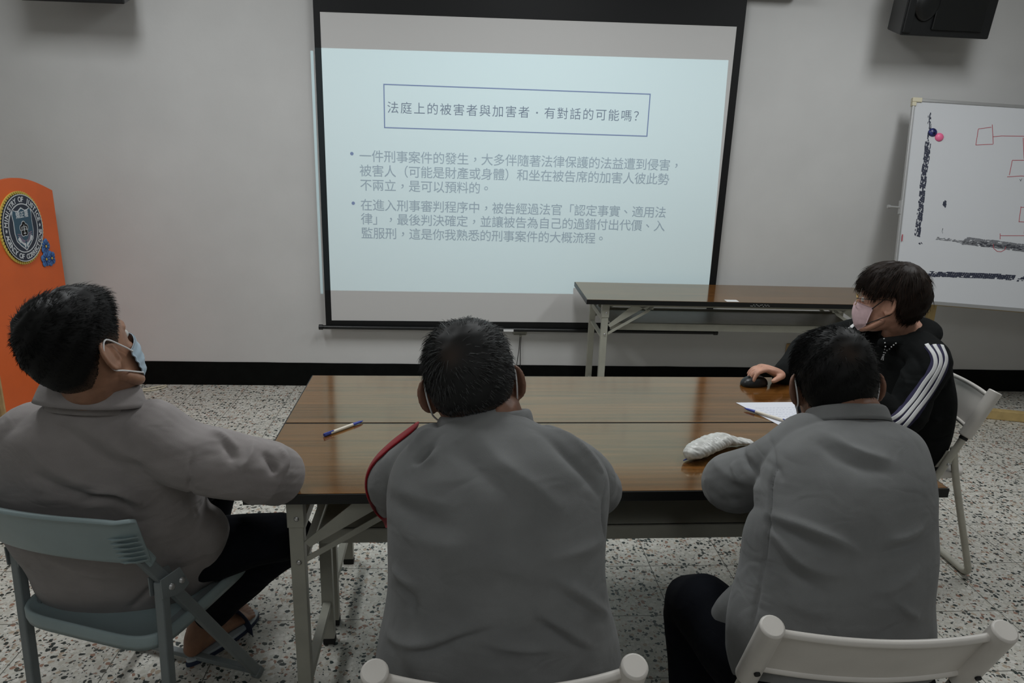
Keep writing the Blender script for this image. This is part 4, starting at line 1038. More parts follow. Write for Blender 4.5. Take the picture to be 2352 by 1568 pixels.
def hairline(th):
    a = np.degrees(np.abs((th + np.pi) % (2 * np.pi) - np.pi))
    return a
def build_hair(H, style, root, m):
    a_pts, z_pts = style['line']
    th_n, z_n = 96, 54
    zz = np.concatenate([np.linspace(-0.092, 0.09, 40), np.linspace(0.095, 0.1174, 14)])
    TH, Z = np.meshgrid(np.linspace(0, 2 * np.pi, th_n, endpoint=False), zz)
    P0 = skull(TH, Z); 
    az = hairline(TH); zl = np.interp(az, a_pts, z_pts); sm = np.clip((Z - zl) / style.get('soft', 0.014), 0, 1); sm = sm * sm * (3 - 2 * sm)
    cen = np.array([0, -0.005, 0.0])
    N = P0 - cen; N[..., 2] *= 1.1; N /= np.linalg.norm(N, axis=-1)[..., None]
    top = np.clip((Z + 0.02) / 0.11, 0, 1)
    fr = np.clip(P0[..., 1] / 0.09, 0, 1)
    th_ = style['side'] + (style['top'] - style['side']) * top ** 1.2 + style.get('front', 0) * fr * top + style.get('back', 0) * np.clip(-P0[..., 1] / 0.09, 0, 1) * np.clip(1 - np.abs(Z - 0.02) / 0.09, 0, 1)
    lump = 1 + style.get('lump', 0.15) * np.sin(TH * 7 + Z * 60) * np.sin(TH * 3.0 + 1 + Z * 90)
    sg = np.clip((Z - zl) / 0.011, 0, 1); sg = sg * sg * (3 - 2 * sg)
    C = P0 + N * ((th_ * lump) * (0.25 * sg + 0.75 * sm) * sg - 0.009 * (1 - sg))[..., None]
    W = H.w(C.reshape(-1, 3)).reshape(C.shape)
    bm = bmesh.new(); loft(bm, [W[i] for i in range(len(zz))])
    me = bpy.data.meshes.new('hair'); bmesh.ops.recalc_face_normals(bm, faces=bm.faces[:]); bm.to_mesh(me); bm.free()
    cv = coords(me); cf = [tuple(p.vertices) for p in me.polygons]; bpy.data.meshes.remove(me)
    # strands
    n = style['n']; i = rng.integers(0, len(zz) - 1, n * 5); j = rng.integers(0, th_n, n * 5)
    area = np.linalg.norm(np.cross(C[i + 1, j] - C[i, j], C[i, (j + 1) % th_n] - C[i, j]), axis=1)
    ok = (sm[i, j] > style.get('root_min', 0.12)) & (rng.random(len(i)) < area / area.max())
    crown = np.array(style.get('crown', (0.0, -0.065, 0.085)))
    thin = style.get('thin', 0.0)
    dc = np.linalg.norm(C[i, j] - crown, axis=1); ok &= rng.random(len(i)) > thin * np.exp(-(dc / 0.022) ** 2)
    i, j = i[ok][:n], j[ok][:n]; n = len(i)
    fu, fv = rng.random(n)[:, None], rng.random(n)[:, None]; j2 = (j + 1) % th_n
    root_p = (C[i, j] * (1 - fu) + C[i + 1, j] * fu) * (1 - fv) + (C[i, j2] * (1 - fu) + C[i + 1, j2] * fu) * fv
    nn = N[i, j]; s_ = sm[i, j]
    root_p = root_p - nn * (0.35 * th_[i, j] * s_)[:, None]
    L = (style['len_side'] + (style['len_top'] - style['len_side']) * top[i, j] + style.get('len_front', 0) * fr[i, j] * top[i, j]) * (0.35 + 0.65 * s_) * rng.uniform(0.6, 1.2, n)
    fl = root_p - crown; fl = fl - (np.sum(fl * nn, 1))[:, None] * nn; fl /= np.linalg.norm(fl, axis=1)[:, None] + 1e-6
    sw = np.cross(nn, fl); d0 = fl + sw * style.get('swirl', 0.3) + np.array(style.get('comb', (0, 0, 0)))[None] * (0.3 + top[i, j])[:, None]
    d0 = d0 - (np.sum(d0 * nn, 1))[:, None] * nn; d0 /= np.linalg.norm(d0, axis=1)[:, None] + 1e-6
    lift = style['lift_side'] + (style['lift_top'] - style['lift_side']) * top[i, j]
    d0 = d0 + nn * (lift * rng.uniform(0.5, 1.4, n))[:, None] + rng.normal(size=(n, 3)) * style.get('mess', 0.2)
    d0 /= np.linalg.norm(d0, axis=1)[:, None]
    pts = [root_p]; d = d0
    for k in range(4):
        p = pts[-1] + d * (L / 4)[:, None]
        # keep strands outside the scalp
        pts.append(p); d = d + np.array([0, 0, -1.0]) * style.get('fall', 0.15) - nn * style.get('hug', 0.12); d /= np.linalg.norm(d, axis=1)[:, None]
    rad = style.get('rad', 0.0006)
    V, F, tone = list(map(tuple, cv)), list(cf), [0.2] * len(cv)
    base = len(V)
    side = np.cross(d0, nn); side /= np.linalg.norm(side, axis=1)[:, None] + 1e-6
    up = np.cross(side, d0)
    rows = []
    for k, (p, g) in enumerate(zip(pts, (1, 1, 0.9, 0.65, 0.15))):
        for a in (0, 2.094, 4.189):
            rows.append(H.w(p + (side * math.cos(a) + up * math.sin(a)) * rad * g))
    A = np.stack(rows, 1)      # n, 15, 3
    V += list(map(tuple, A.reshape(-1, 3)))
    tn = rng.random(n) ** style.get('tone_pow', 1.0)
    tone += list(np.repeat(tn, 15))
    for q in range(n):
        o = base + q * 15
        for k in range(4):
            b0 = o + k * 3
            F += [(b0, b0 + 1, b0 + 4, b0 + 3), (b0 + 1, b0 + 2, b0 + 5, b0 + 4), (b0 + 2, b0, b0 + 3, b0 + 5)]
    me = bpy.data.meshes.new('hair'); me.from_pydata(V, [], F)
    at = me.attributes.new('tone', 'FLOAT', 'POINT'); at.data.foreach_set('value', np.array(tone, np.float32))
    dcr = np.linalg.norm(C - np.array(style.get('crown', (0.0, -0.065, 0.085))), axis=-1)
    cov = np.concatenate([(np.clip(sm * 1.3 + 0.05, 0, 1) * (1 - style.get('thin', 0.0) * 0.6 * np.exp(-(dcr / 0.02) ** 2))).ravel(), np.ones(len(V) - base)])
    ex_ = np.ones(len(V)); ex_[:cov.size] = cov[:len(V)]; ex_[base:] = 1
    a2 = me.attributes.new('cover', 'FLOAT', 'POINT'); a2.data.foreach_set('value', ex_.astype(np.float32))
    return link_mesh('hair', me, m, root, True)

def face_mask(H, root, m, mloop, bulge=0.022, z0=-0.012, z1=-0.122, half=66, loop='both', pleat=0.0016):
    nu, nv = 40, 22; th = np.radians(np.linspace(-half, half, nu)); V = []; F = []
    def surf(t, v, off):
        f = np.cos(t / np.radians(half) * np.pi / 2)
        zt = z0 - 0.012 * (1 - f) ; zb = z1 + 0.030 * (1 - f) ** 1.3
        z = zt + (zb - zt) * v
        p = skull(np.array([t]), np.array([max(z, -0.108)]), 0.0085 + off)[0]; p[2] = z
        b = bulge * math.exp(-(math.degrees(t) / 26) ** 2) * math.sin(min(1, 0.25 + v) * math.pi * 0.78)
        p[1] += b + pleat * math.sin(v * 26)
        if v > 0.85: p[1] -= (v - 0.85) * 0.10 * f
        return p
    for off in (0.0, 0.0022):
        for t in th:
            for j in range(nv): V.append(H.w(surf(t, j / (nv - 1), off)))
    nm = nu * nv
    for i in range(nu - 1):
        for j in range(nv - 1):
            a = i * nv + j; F.append((a, a + 1, a + nv + 1, a + nv)); b = a + nm; F.append((b + nv, b + nv + 1, b + 1, b))
    bd_ = [i * nv for i in range(nu)] + [(nu - 1) * nv + j for j in range(1, nv)] + [i * nv + nv - 1 for i in range(nu - 2, -1, -1)] + [j for j in range(nv - 2, 0, -1)]
    for a, b in zip(bd_, bd_[1:] + bd_[:1]): F.append((b, a, a + nm, b + nm))
    me = bpy.data.meshes.new('face_mask'); me.from_pydata([tuple(p) for p in V], [], F)
    o = link_mesh('face_mask', me, m, root, True)
    for s in (-1, 1):
        T0 = surf(s * th[-1] * 0.985, 0.06, 0.002); B0 = surf(s * th[-1] * 0.985, 0.92, 0.002)
        c = np.array([s * 0.0745, -0.002, -0.008])
        pts = [T0, T0 * 0.45 + (c + (s * 0.012, 0.008, 0.022)) * 0.55, c + (s * 0.010, -0.006, 0.034), c + (s * 0.012, -0.024, 0.020), c + (s * 0.011, -0.028, -0.004), c + (s * 0.008, -0.018, -0.030), c + (s * 0.006, 0.006, -0.045), B0]
        bm = bmesh.new(); tube(bm, [H.w(p) for p in pts], [0.0018] * len(pts), 8, 5); obj('ear_loop', bm, mloop, o, True)
    return o
def eyes(H, root):
    for s in (-1, 1):
        bm = bmesh.new(); bmesh.ops.create_uvsphere(bm, u_segments=16, v_segments=10, radius=0.0118, matrix=Matrix.Translation(Vector(H.w((s * 0.031, 0.0815, -0.001)))))
        e = obj('eye', bm, M_EYE, root, True)
        bm = bmesh.new(); bmesh.ops.create_uvsphere(bm, u_segments=12, v_segments=8, radius=0.0056, matrix=Matrix.Translation(Vector(H.w((s * 0.031, 0.0876, -0.001)))))
        obj('iris', bm, M_BLACKPL, e, True)

def sec(xl, xr, y, Y, th, p=2.3):
    """torso section from the two ends of its width at depth Y"""
    a, b = np.array(aty(xl, y, Y)), np.array(aty(xr, y, Y)); return (a + b) / 2, (b - a) / 2, th / 2, p
def torso_rings(secs, shrink=0.0, sub=4):
    Q = catmull([list(c) + list(h) + [t, p] for c, h, t, p in secs], sub)
    C = np.array([q[:3] for q in Q]); T = np.gradient(C, axis=0); out = []
    for q, t in zip(Q, T):
        c, h, th, p = q[:3], q[3:6], q[6], q[7]; t = t / np.linalg.norm(t); hl = np.linalg.norm(h)
        d = np.cross(t, h / hl); d /= np.linalg.norm(d)
        out.append(ellring(c, h / hl * max(hl - shrink, 0.02), d * max(th - shrink, 0.02), 44, p))
    return out
def collar_band(name, c, side, fwd, up, rx, ry, h, flare, m, parent, gap=40, th=0.006, drop=0.0, lean=0.0):
    """turned-down shirt collar: stand plus fall, open at the front"""
    bm = bmesh.new(); n = 40; rows = []
    c, side, fwd, up = (np.array(v, float) for v in (c, side, fwd, up))
    for i in range(n + 1):
        a = R_(90 + gap + (360 - 2 * gap) * i / n); dr = side * math.cos(a) * rx + fwd * math.sin(a) * ry; u = dr / np.linalg.norm(dr)
        f = 0.5 + 0.5 * math.sin(a)                          # 1 at the front
        top = c + dr + up * (h - drop * f); g = 1 + 0.03 * math.sin(5 * a)
        prof = [c + dr - u * 0.002 - up * 0.01, top - u * 0.004, top + up * 0.004 + u * 0.003, top + u * 0.010, c + dr * 1.0 + u * flare * g + up * (h * 0.12 - drop * f * 1.1) + lean * fwd * f]
        rows.append(prof)
    V = [[bm.verts.new(tuple(p)) for p in r] for r in rows]
    for a, b in zip(V, V[1:]):
        for k in range(4): bm.faces.new((a[k], b[k], b[k + 1], a[k + 1]))
    o = obj(name, bm, m, parent, True)
    s = o.modifiers.new('sub', 'SUBSURF'); s.levels = 2; s.render_levels = 2
    s = o.modifiers.new('sol', 'SOLIDIFY'); s.thickness = th; s.offset = 0
    return o

def build_person(label, base, H, neck, torso, arms, legs, skin, m_jacket, m_trouser, jfolds, pelvis, seed=1, extra_jacket=None, sleeve=(0.066, 0.064, 0.060, 0.056, 0.050), hood=False, tshrink=0.03, ear_out=0.62, jvox=0.0046, jsm=6, waves=0.0030, tfolds=(), trad=(0.092, 0.088, 0.072, 0.066, 0.058)):
    """one continuous body mesh as the thing; hair and clothing hang under it"""
    bm = bmesh.new(); add_head(bm, H, ear_out)
    nb_, nt_ = np.array(neck), H.w((0, -0.018, -0.055))
    tube(bm, [nb_ + (nb_ - nt_) * 0.25, nb_, (nb_ + nt_) / 2, nt_, H.w((0, -0.012, -0.02))], [0.073, 0.058, 0.054, 0.054, 0.053], 22)
    loft(bm, torso_rings(torso, tshrink))
    for sh, el, wr, hd, hu, side, kw in arms:
        sh, el, wr = (np.array(v, float) for v in (sh, el, wr)); inn = sh + (nb_ - sh) * 0.35
        tube(bm, [inn, sh, (sh + el) / 2, el, el * 0.6 + wr * 0.4, wr], [0.05, 0.05, 0.045, 0.038, 0.037, (0.028, 0.022)], 16)
        add_hand(bm, wr, hd, hu, side, **kw)
    for hp, kn, an, toe in legs:
        hp, kn, an = (np.array(v, float) for v in (hp, kn, an)); 
        tube(bm, [hp, (hp + kn) / 2, kn, kn * 0.65 + an * 0.35, an], [0.078, 0.068, 0.052, 0.05, 0.034], 16)
        add_foot(bm, an, toe)
    me = fuse(bm, 0.0034, 3)
    body = link_mesh('person', me, skin, None, True); tag(body, label, 'person')
    eyes(H, body)
    # trousers
    bm = bmesh.new()
    for hp, kn, an, toe in legs:
        hp, kn, an = (np.array(v, float) for v in (hp, kn, an)); cuff = an + (kn - an) * 0.10
        tube(bm, [hp, hp * 0.5 + kn * 0.5, kn, kn * 0.6 + an * 0.4, cuff], trad, 20)
    tube(bm, pelvis[0], pelvis[1], 24)
    me = fuse(bm, 0.006, 6); folds(me, tfolds, 0.003, seed + 9, 18); link_mesh('trousers', me, m_trouser, body, True)
    # jacket
    bm = bmesh.new(); loft(bm, torso_rings(torso))
    for sh, el, wr, hd, hu, side, kw in arms:
        sh, el, wr = (np.array(v, float) for v in (sh, el, wr)); inn = sh + (nb_ - sh) * 0.4; d = (wr - el) / np.linalg.norm(wr - el)
        tube(bm, [inn, sh, (sh + el) / 2, el, el * 0.55 + wr * 0.45, wr - d * 0.012], list(sleeve[:1]) + list(sleeve), 22)
    if extra_jacket: extra_jacket(bm)
    me = fuse(bm, jvox, jsm); folds(me, jfolds, waves, seed)
    jk = link_mesh('hooded_jacket' if hood else 'jacket', me, m_jacket, body, True)
    return body, jk

A_ = lambda px, py, Y: np.array(aty(px, py, Y))
# ---- man in the middle
Hm = Head(A_(1083, 882, 1.355), 88, 13, -10, 1.03)
tm = [sec(885, 1425, 1690, 1.16, 0.25), sec(868, 1432, 1600, 1.145, 0.26), sec(866, 1424, 1490, 1.145, 0.27), sec(880, 1398, 1400, 1.15, 0.27), sec(893, 1387, 1300, 1.165, 0.27), sec(893, 1388, 1220, 1.185, 0.265),
      sec(882, 1395, 1140, 1.215, 0.25), sec(900, 1385, 1080, 1.245, 0.22), sec(945, 1335, 1032, 1.275, 0.18), sec(1010, 1262, 992, 1.30, 0.14, 2.0), sec(1040, 1200, 962, 1.32, 0.115, 2.0)]
arms_m = [(A_(1330, 1098, 1.30), A_(1362, 1122, 1.50), (0.13, 1.73, 0.797), (-1, 0.35, 0), (0, 0, 1), 1, {}), (A_(930, 1100, 1.30), A_(920, 1135, 1.50), (0.03, 1.78, 0.800), (1, 0.3, 0), (0, 0, 1), -1, {})]
legs_m = [((-0.02, 1.14, 0.535), (-0.10, 1.55, 0.53), (-0.11, 1.58, 0.11), (-0.13, 1.8, 0)), ((0.18, 1.14, 0.535), (0.26, 1.55, 0.53), (0.27, 1.60, 0.11), (0.29, 1.8, 0))]
fm = [([(1228, 985), (1290, 1040), (1355, 1100), (1385, 1150)], 0.016, -0.007), ([(1262, 985), (1330, 1030), (1385, 1090)], 0.014, 0.007),
      ([(1010, 1000), (985, 1030), (965, 1055), (948, 1068)], 0.012, -0.010), ([(1003, 985), (968, 1012), (940, 1040)], 0.012, 0.008), ([(1000, 1020), (985, 1052), (940, 1075)], 0.011, 0.006),
      ([(1080, 985), (1150, 1060), (1230, 1120), (1310, 1190)], 0.022, 0.005), ([(1040, 1010), (1100, 1080), (1200, 1160)], 0.022, -0.005), ([(890, 1140), (960, 1180), (1060, 1215)], 0.02, -0.006), ([(890, 1110), (960, 1145), (1040, 1165)], 0.018, 0.004),
      ([(884, 1455), (930, 1478), (1000, 1470), (1110, 1435)], 0.014, 0.008), ([(890, 1480), (980, 1496), (1060, 1468), (1140, 1440)], 0.012, -0.007), ([(1280, 1330), (1340, 1370), (1392, 1412)], 0.012, 0.008), ([(1270, 1350), (1330, 1390), (1385, 1430)], 0.012, -0.006),
      ([(1225, 1420), (1280, 1460), (1340, 1500)], 0.014, -0.008), ([(1240, 1412), (1300, 1445), (1360, 1490)], 0.012, 0.006), ([(1120, 1478), (1200, 1492), (1270, 1496)], 0.010, 0.005), ([(905, 1300), (930, 1335), (960, 1345)], 0.014, 0.007), ([(910, 1330), (940, 1372), (945, 1410)], 0.012, -0.006),
      ([(1384, 1040), (1392, 1110), (1386, 1180), (1388, 1240)], 0.006, -0.006), ([(1250, 1290), (1320, 1270), (1384, 1240)], 0.014, 0.005), ([(1050, 1290), (1150, 1300), (1250, 1320)], 0.03, 0.004), ([(920, 1220), (1000, 1250), (1080, 1255)], 0.02, 0.004)]
pm, jm = build_person('man in grey uniform with salt-and-pepper hair and a red armband, facing the screen', (0.08, 1.15, 0), Hm, A_(1118, 965, 1.318), tm, arms_m, legs_m, M_SKIN2, M_GREY, M_NAVYCL, fm,
                      ([(-0.06, 1.14, 0.535), (0.08, 1.14, 0.545), (0.22, 1.14, 0.535)], [0.09, 0.10, 0.09]), 3, ear_out=0.72)
st_m = dict(line=([0, 35, 60, 75, 90, 100, 115, 140, 180], [0.070, 0.066, 0.035, 0.005, 0.014, 0.012, -0.040, -0.052, -0.052]), side=0.007, top=0.009, len_side=0.014, len_top=0.032, lift_side=0.10, lift_top=0.12, n=12000, mess=0.16, thin=0.95, hug=0.10, crown=(-0.022, -0.086, 0.062), swirl=0.5, tone_pow=1.0, rad=0.00065, soft=0.03, root_min=0.05, back=0.004)
build_hair(Hm, st_m, pm, M_HAIRGREY)
face_mask(Hm, pm, M_MASKB, M_LOOP)
up_m = np.array([0.03, 0.36, 0.93]); up_m /= np.linalg.norm(up_m)
collar_band('collar', A_(1112, 992, 1.313), (1, 0, 0.10), (0, 0.94, -0.33), up_m, 0.080, 0.066, 0.033, 0.016, M_GREY, jm, 38)
# red armband hugging the left sleeve
bm = bmesh.new(); bv = bvh_of(jm.data); rows = []
for k in range(15):
    ang = R_(2 - k * 10.4); dx, dy = math.sin(ang), -math.cos(ang)
    last = None
    for q in range(20, 190):
        h = bv.ray_cast(CAM, ray(955 + dx * q, 1130 + dy * q).normalized())
        if h[0] is not None and h[0].y < 1.6 and (last is None or q - last[1] < 6): last = (np.array(h[0]), q)
        elif last is not None and q > 60: break
    p = last[0]; q = np.array(aty(955 + dx * last[1], 1130 + dy * last[1], p[1])); c_ = np.array(aty(955, 1130, p[1])); n_ = q - c_; n_ /= np.linalg.norm(n_)
    rows.append((p + n_ * 0.003, n_))
V = []
for (p, n_) in rows:
    w1 = 0.006
    V.append([bm.verts.new(tuple(p + n_ * a + np.array([0, b, 0]) + np.array([0, 0, -b * 0.25]))) for a, b in ((-0.004, -0.012), (0.0045, -0.006), (0.006, 0.05), (0.002, 0.11), (-0.006, 0.11), (-0.010, 0.05))])
for a, b in zip(V, V[1:]):
    for k in range(6): bm.faces.new((a[k], b[k], b[(k + 1) % 6], a[(k + 1) % 6]))
bm.faces.new(V[0]); bm.faces.new(V[-1][::-1])
ab = obj('armband', bm, M_RED, jm, True); sb = ab.modifiers.new('s', 'SUBSURF'); sb.levels = 2; sb.render_levels = 2
tag(ab, 'red armband')
rebase(pm, (0.08, 1.15, 0))

# ---- man at the right
Hr = Head(A_(1914, 884, 1.475), 76, 22, -7, 1.0)
tr = [sec(1690, 2130, 1690, 1.235, 0.24), sec(1685, 2128, 1600, 1.22, 0.26), sec(1672, 2122, 1500, 1.215, 0.265), sec(1678, 2122, 1420, 1.22, 0.265), sec(1712, 2120, 1310, 1.235, 0.26), sec(1720, 2128, 1220, 1.26, 0.255),
      sec(1738, 2136, 1140, 1.295, 0.24), sec(1752, 2128, 1070, 1.335, 0.21), sec(1790, 2102, 1018, 1.37, 0.17), sec(1850, 2040, 985, 1.395, 0.13, 2.0), sec(1872, 2012, 962, 1.41, 0.11, 2.0)]
arms_r = [(A_(2052, 1078, 1.36), (1.045, 1.55, 0.815), (1.0, 1.80, 0.797), (-0.7, 0.8, 0), (0, 0, 1), 1, dict(curl=(35, 45, 35))), (A_(1805, 1068, 1.37), A_(1682, 1110, 1.50), (0.90, 1.70, 0.797), (0.8, 0.6, 0), (0, 0, 1), -1, {})]
legs_r = [((0.66, 1.18, 0.535), tuple(A_(1592, 1392, 1.47)), (0.60, 1.36, 0.11), (0.55, 1.6, 0)), ((0.86, 1.18, 0.535), (0.98, 1.56, 0.53), (0.98, 1.57, 0.11), (1.0, 1.8, 0))]
def flap_r(bm):
    tube(bm, [A_(1770, 1330, 1.27), A_(1722, 1390, 1.30), A_(1695, 1450, 1.30), A_(1708, 1520, 1.27)], [(0.05, 0.05), (0.05, 0.06), (0.045, 0.07), (0.05, 0.07)], 20)
fr_ = [([(1768, 1000), (1782, 1060), (1772, 1120), (1768, 1180), (1757, 1250), (1745, 1330)], 0.0055, -0.007), ([(1760, 1180), (1830, 1205), (1920, 1240), (1980, 1275)], 0.013, 0.008), ([(1760, 1200), (1840, 1235), (1930, 1275)], 0.014, -0.008),
       ([(1770, 1215), (1820, 1275), (1880, 1310), (1960, 1320)], 0.014, 0.007), ([(1768, 1240), (1810, 1310), (1880, 1350)], 0.014, -0.006), ([(1880, 990), (1960, 1035), (2050, 1060)], 0.018, 0.006), ([(1870, 1015), (1950, 1062), (2040, 1085)], 0.018, -0.006),
       ([(1705, 1022), (1712, 1060), (1745, 1100)], 0.012, -0.009), ([(1690, 1020), (1680, 1060), (1700, 1100)], 0.012, 0.006), ([(1640, 1060), (1690, 1100), (1755, 1130)], 0.016, 0.006), ([(1625, 1120), (1690, 1150), (1755, 1170)], 0.014, -0.006),
       ([(2125, 1210), (2080, 1235), (2040, 1240)], 0.012, 0.007), ([(2122, 1240), (2080, 1260), (2020, 1270)], 0.012, -0.006), ([(2118, 1300), (2060, 1345), (2000, 1360)], 0.014, 0.006), ([(2110, 1420), (2080, 1400), (2050, 1370)], 0.012, 0.008),
       ([(1800, 1380), (1860, 1400), (1920, 1400)], 0.02, 0.006), ([(1745, 1330), (1735, 1400), (1725, 1480)], 0.006, -0.005), ([(1760, 1060), (1790, 1080), (1800, 1110)], 0.008, -0.004)]
pr, jr = build_person('man in grey uniform with thinning black crown, bowed over the paper beside the student', (0.77, 1.2, 0), Hr, A_(1945, 960, 1.41), tr, arms_r, legs_r, M_SKIN2, M_GREY, M_NAVYCL, fr_,
                      ([(0.64, 1.18, 0.535), (0.76, 1.18, 0.545), (0.88, 1.18, 0.535)], [0.09, 0.10, 0.09]), 5, flap_r, ear_out=0.66, sleeve=(0.072, 0.074, 0.074, 0.066, 0.052))
st_r = dict(line=([0, 35, 60, 75, 90, 100, 115, 140, 180], [0.066, 0.060, 0.03, 0.002, 0.012, 0.010, -0.045, -0.070, -0.075]), side=0.009, top=0.010, len_side=0.014, len_top=0.026, lift_side=0.2, lift_top=0.3, n=10000, mess=0.22, thin=0.95, swirl=0.5, crown=(0.006, -0.090, 0.055), tone_pow=1.3, soft=0.022, root_min=0.08, back=0.005)
build_hair(Hr, st_r, pr, M_HAIRBLK)
face_mask(Hr, pr, M_MASKB, M_LOOP)
up_r = np.array([0.05, 0.5, 0.86]); up_r /= np.linalg.norm(up_r)
collar_band('collar', A_(1945, 978, 1.405), (1, -0.05, 0.02), (0.05, 0.86, -0.5), up_r, 0.072, 0.066, 0.034, 0.016, M_GREY, jr, 38)
rebase(pr, (0.77, 1.2, 0))

# ---- man at the left
Hl = Head(A_(192, 808, 1.485), 72, -12, -11, 0.98)
tl = [sec(195, 400, 1388, 1.85, 0.19), sec(135, 450, 1362, 1.82, 0.23), sec(88, 485, 1310, 1.765, 0.27), sec(58, 497, 1240, 1.72, 0.275), sec(-5, 470, 1165, 1.655, 0.265), sec(-30, 452, 1095, 1.605, 0.25),
      sec(-30, 440, 1040, 1.565, 0.22), sec(5, 420, 992, 1.54, 0.18), sec(75, 350, 955, 1.53, 0.14, 2.0), sec(115, 300, 920, 1.525, 0.12, 2.0)]
arms_l = [(A_(425, 1045, 1.545), A_(632, 1092, 1.60), (-0.66, 1.84, 0.68), (-1, 0.3, -0.3), (0, 0, 1), 1, {}), (A_(10, 1060, 1.60), (-1.12, 1.80, 0.72), (-0.90, 1.98, 0.62), (1, 0.2, -0.2), (0, 0, 1), -1, {})]
legs_l = [((-0.80, 1.72, 0.495), tuple(A_(668, 1232, 1.86)), (-0.788, 1.965, 0.13), (-0.695, 2.13, 0)), ((-0.98, 1.78, 0.495), (-0.80, 2.20, 0.50), (-0.86, 2.16, 0.12), (-0.80, 2.4, 0))]
def flap_l(bm):
    tube(bm, [A_(440, 1190, 1.66), A_(475, 1230, 1.72), A_(470, 1290, 1.77), A_(430, 1345, 1.80)], [(0.045, 0.06), (0.05, 0.07), (0.05, 0.07), (0.04, 0.05)], 20)
fl_ = [([(448, 965), (442, 1040), (436, 1110), (452, 1180)], 0.0055, -0.006), ([(598, 1000), (600, 1040), (625, 1070), (632, 1090)], 0.013, -0.012), ([(580, 1010), (575, 1050), (550, 1080)], 0.014, 0.008), ([(505, 1010), (530, 1040), (535, 1060)], 0.012, -0.007), ([(480, 985), (510, 1000), (550, 1035)], 0.012, 0.006), ([(640, 1030), (655, 1060), (640, 1090)], 0.010, 0.008),
       ([(150, 940), (220, 1000), (300, 1050), (380, 1080)], 0.022, 0.006), ([(130, 970), (200, 1030), (290, 1085)], 0.022, -0.005), ([(60, 1030), (130, 1085), (220, 1120)], 0.022, 0.005), ([(60, 1080), (150, 1125), (250, 1150)], 0.018, -0.006), ([(200, 1130), (270, 1130), (330, 1160)], 0.013, 0.007), ([(190, 1150), (260, 1146), (310, 1180)], 0.012, -0.008),
       ([(455, 1180), (520, 1180), (590, 1160)], 0.012, 0.007), ([(460, 1160), (520, 1165), (580, 1150)], 0.011, -0.006), ([(300, 1400), (340, 1360), (370, 1330)], 0.012, -0.008), ([(120, 1290), (200, 1320), (280, 1330)], 0.02, 0.005)]
plm, jl = build_person('man in grey uniform and slippers, pale blue mask, elbow on the table corner', (-0.86, 1.75, 0), Hl, A_(205, 915, 1.525), tl, arms_l, legs_l, M_SKIN1, M_GREYB, M_NAVYCL, fl_,
                       ([(-1.0, 1.78, 0.51), (-0.89, 1.75, 0.52), (-0.78, 1.72, 0.51)], [0.085, 0.095, 0.085]), 7, flap_l, sleeve=(0.078, 0.080, 0.076, 0.062, 0.052), ear_out=0.42)
st_l = dict(line=([0, 35, 58, 75, 90, 100, 115, 140, 180], [0.066, 0.060, 0.040, -0.005, 0.006, 0.002, -0.040, -0.068, -0.074]), side=0.003, top=0.021, front=0.004, len_side=0.005, len_top=0.026, len_front=0.016, lift_side=0.3, lift_top=0.45, n=9000, mess=0.15, swirl=0.1, comb=(0.1, 0.9, 0.0), fall=0.05, tone_pow=1.6, soft=0.05, root_min=0.03, back=0.007)
build_hair(Hl, st_l, plm, M_HAIRBLK)
face_mask(Hl, plm, M_MASKB, M_LOOP)
sd = np.array([0.955, -0.16, -0.02]); fw = np.array([0.18, 0.95, -0.25])
upv = np.cross(sd, fw); upv /= np.linalg.norm(upv)
collar_band('collar', A_(208, 932, 1.527), sd, fw, upv, 0.092, 0.072, 0.045, 0.022, M_GREYB, jl, 34, drop=0.0)
# slippers
for (an, toe) in ((legs_l[0][2], legs_l[0][3]), (legs_l[1][2], legs_l[1][3])):
    a = np.array(an); d = np.array(toe) - a; d[2] = 0; d /= np.linalg.norm(d); s = np.array([d[1], -d[0], 0]); c = np.array([a[0], a[1], 0]) + d * 0.07
    def sole(z0, z1, g, name, m, par):
        bm = bmesh.new(); rings = []
        for z in (z0, z1):
            r = []
            for k in range(40):
                t_ = k / 40 * 2 * np.pi; x = 0.145 * math.cos(t_); y = (0.043 + 0.010 * math.cos(t_)) * math.sin(t_); r.append(c + d * x * g + s * y * g + np.array([0, 0, z]))
            rings.append(r)
        loft(bm, rings); return obj(name, bm, m, par, bevel=0.003)
    sl_ = sole(0.0, 0.014, 1.0, 'slipper', M_SLIPD, plm); sole(0.014, 0.023, 0.98, 'insole', M_SLIP, sl_)
    bm = bmesh.new()
    tube(bm, [c + d * 0.055 + s * y + np.array([0, 0, z]) for y, z in ((-0.052, 0.012), (-0.045, 0.05), (0, 0.068), (0.045, 0.05), (0.052, 0.012))], [(0.035, 0.003)] * 5, 14, up=None); obj('strap', bm, M_SLIPD, sl_, True)
rebase(plm, (-0.86, 1.75, 0))

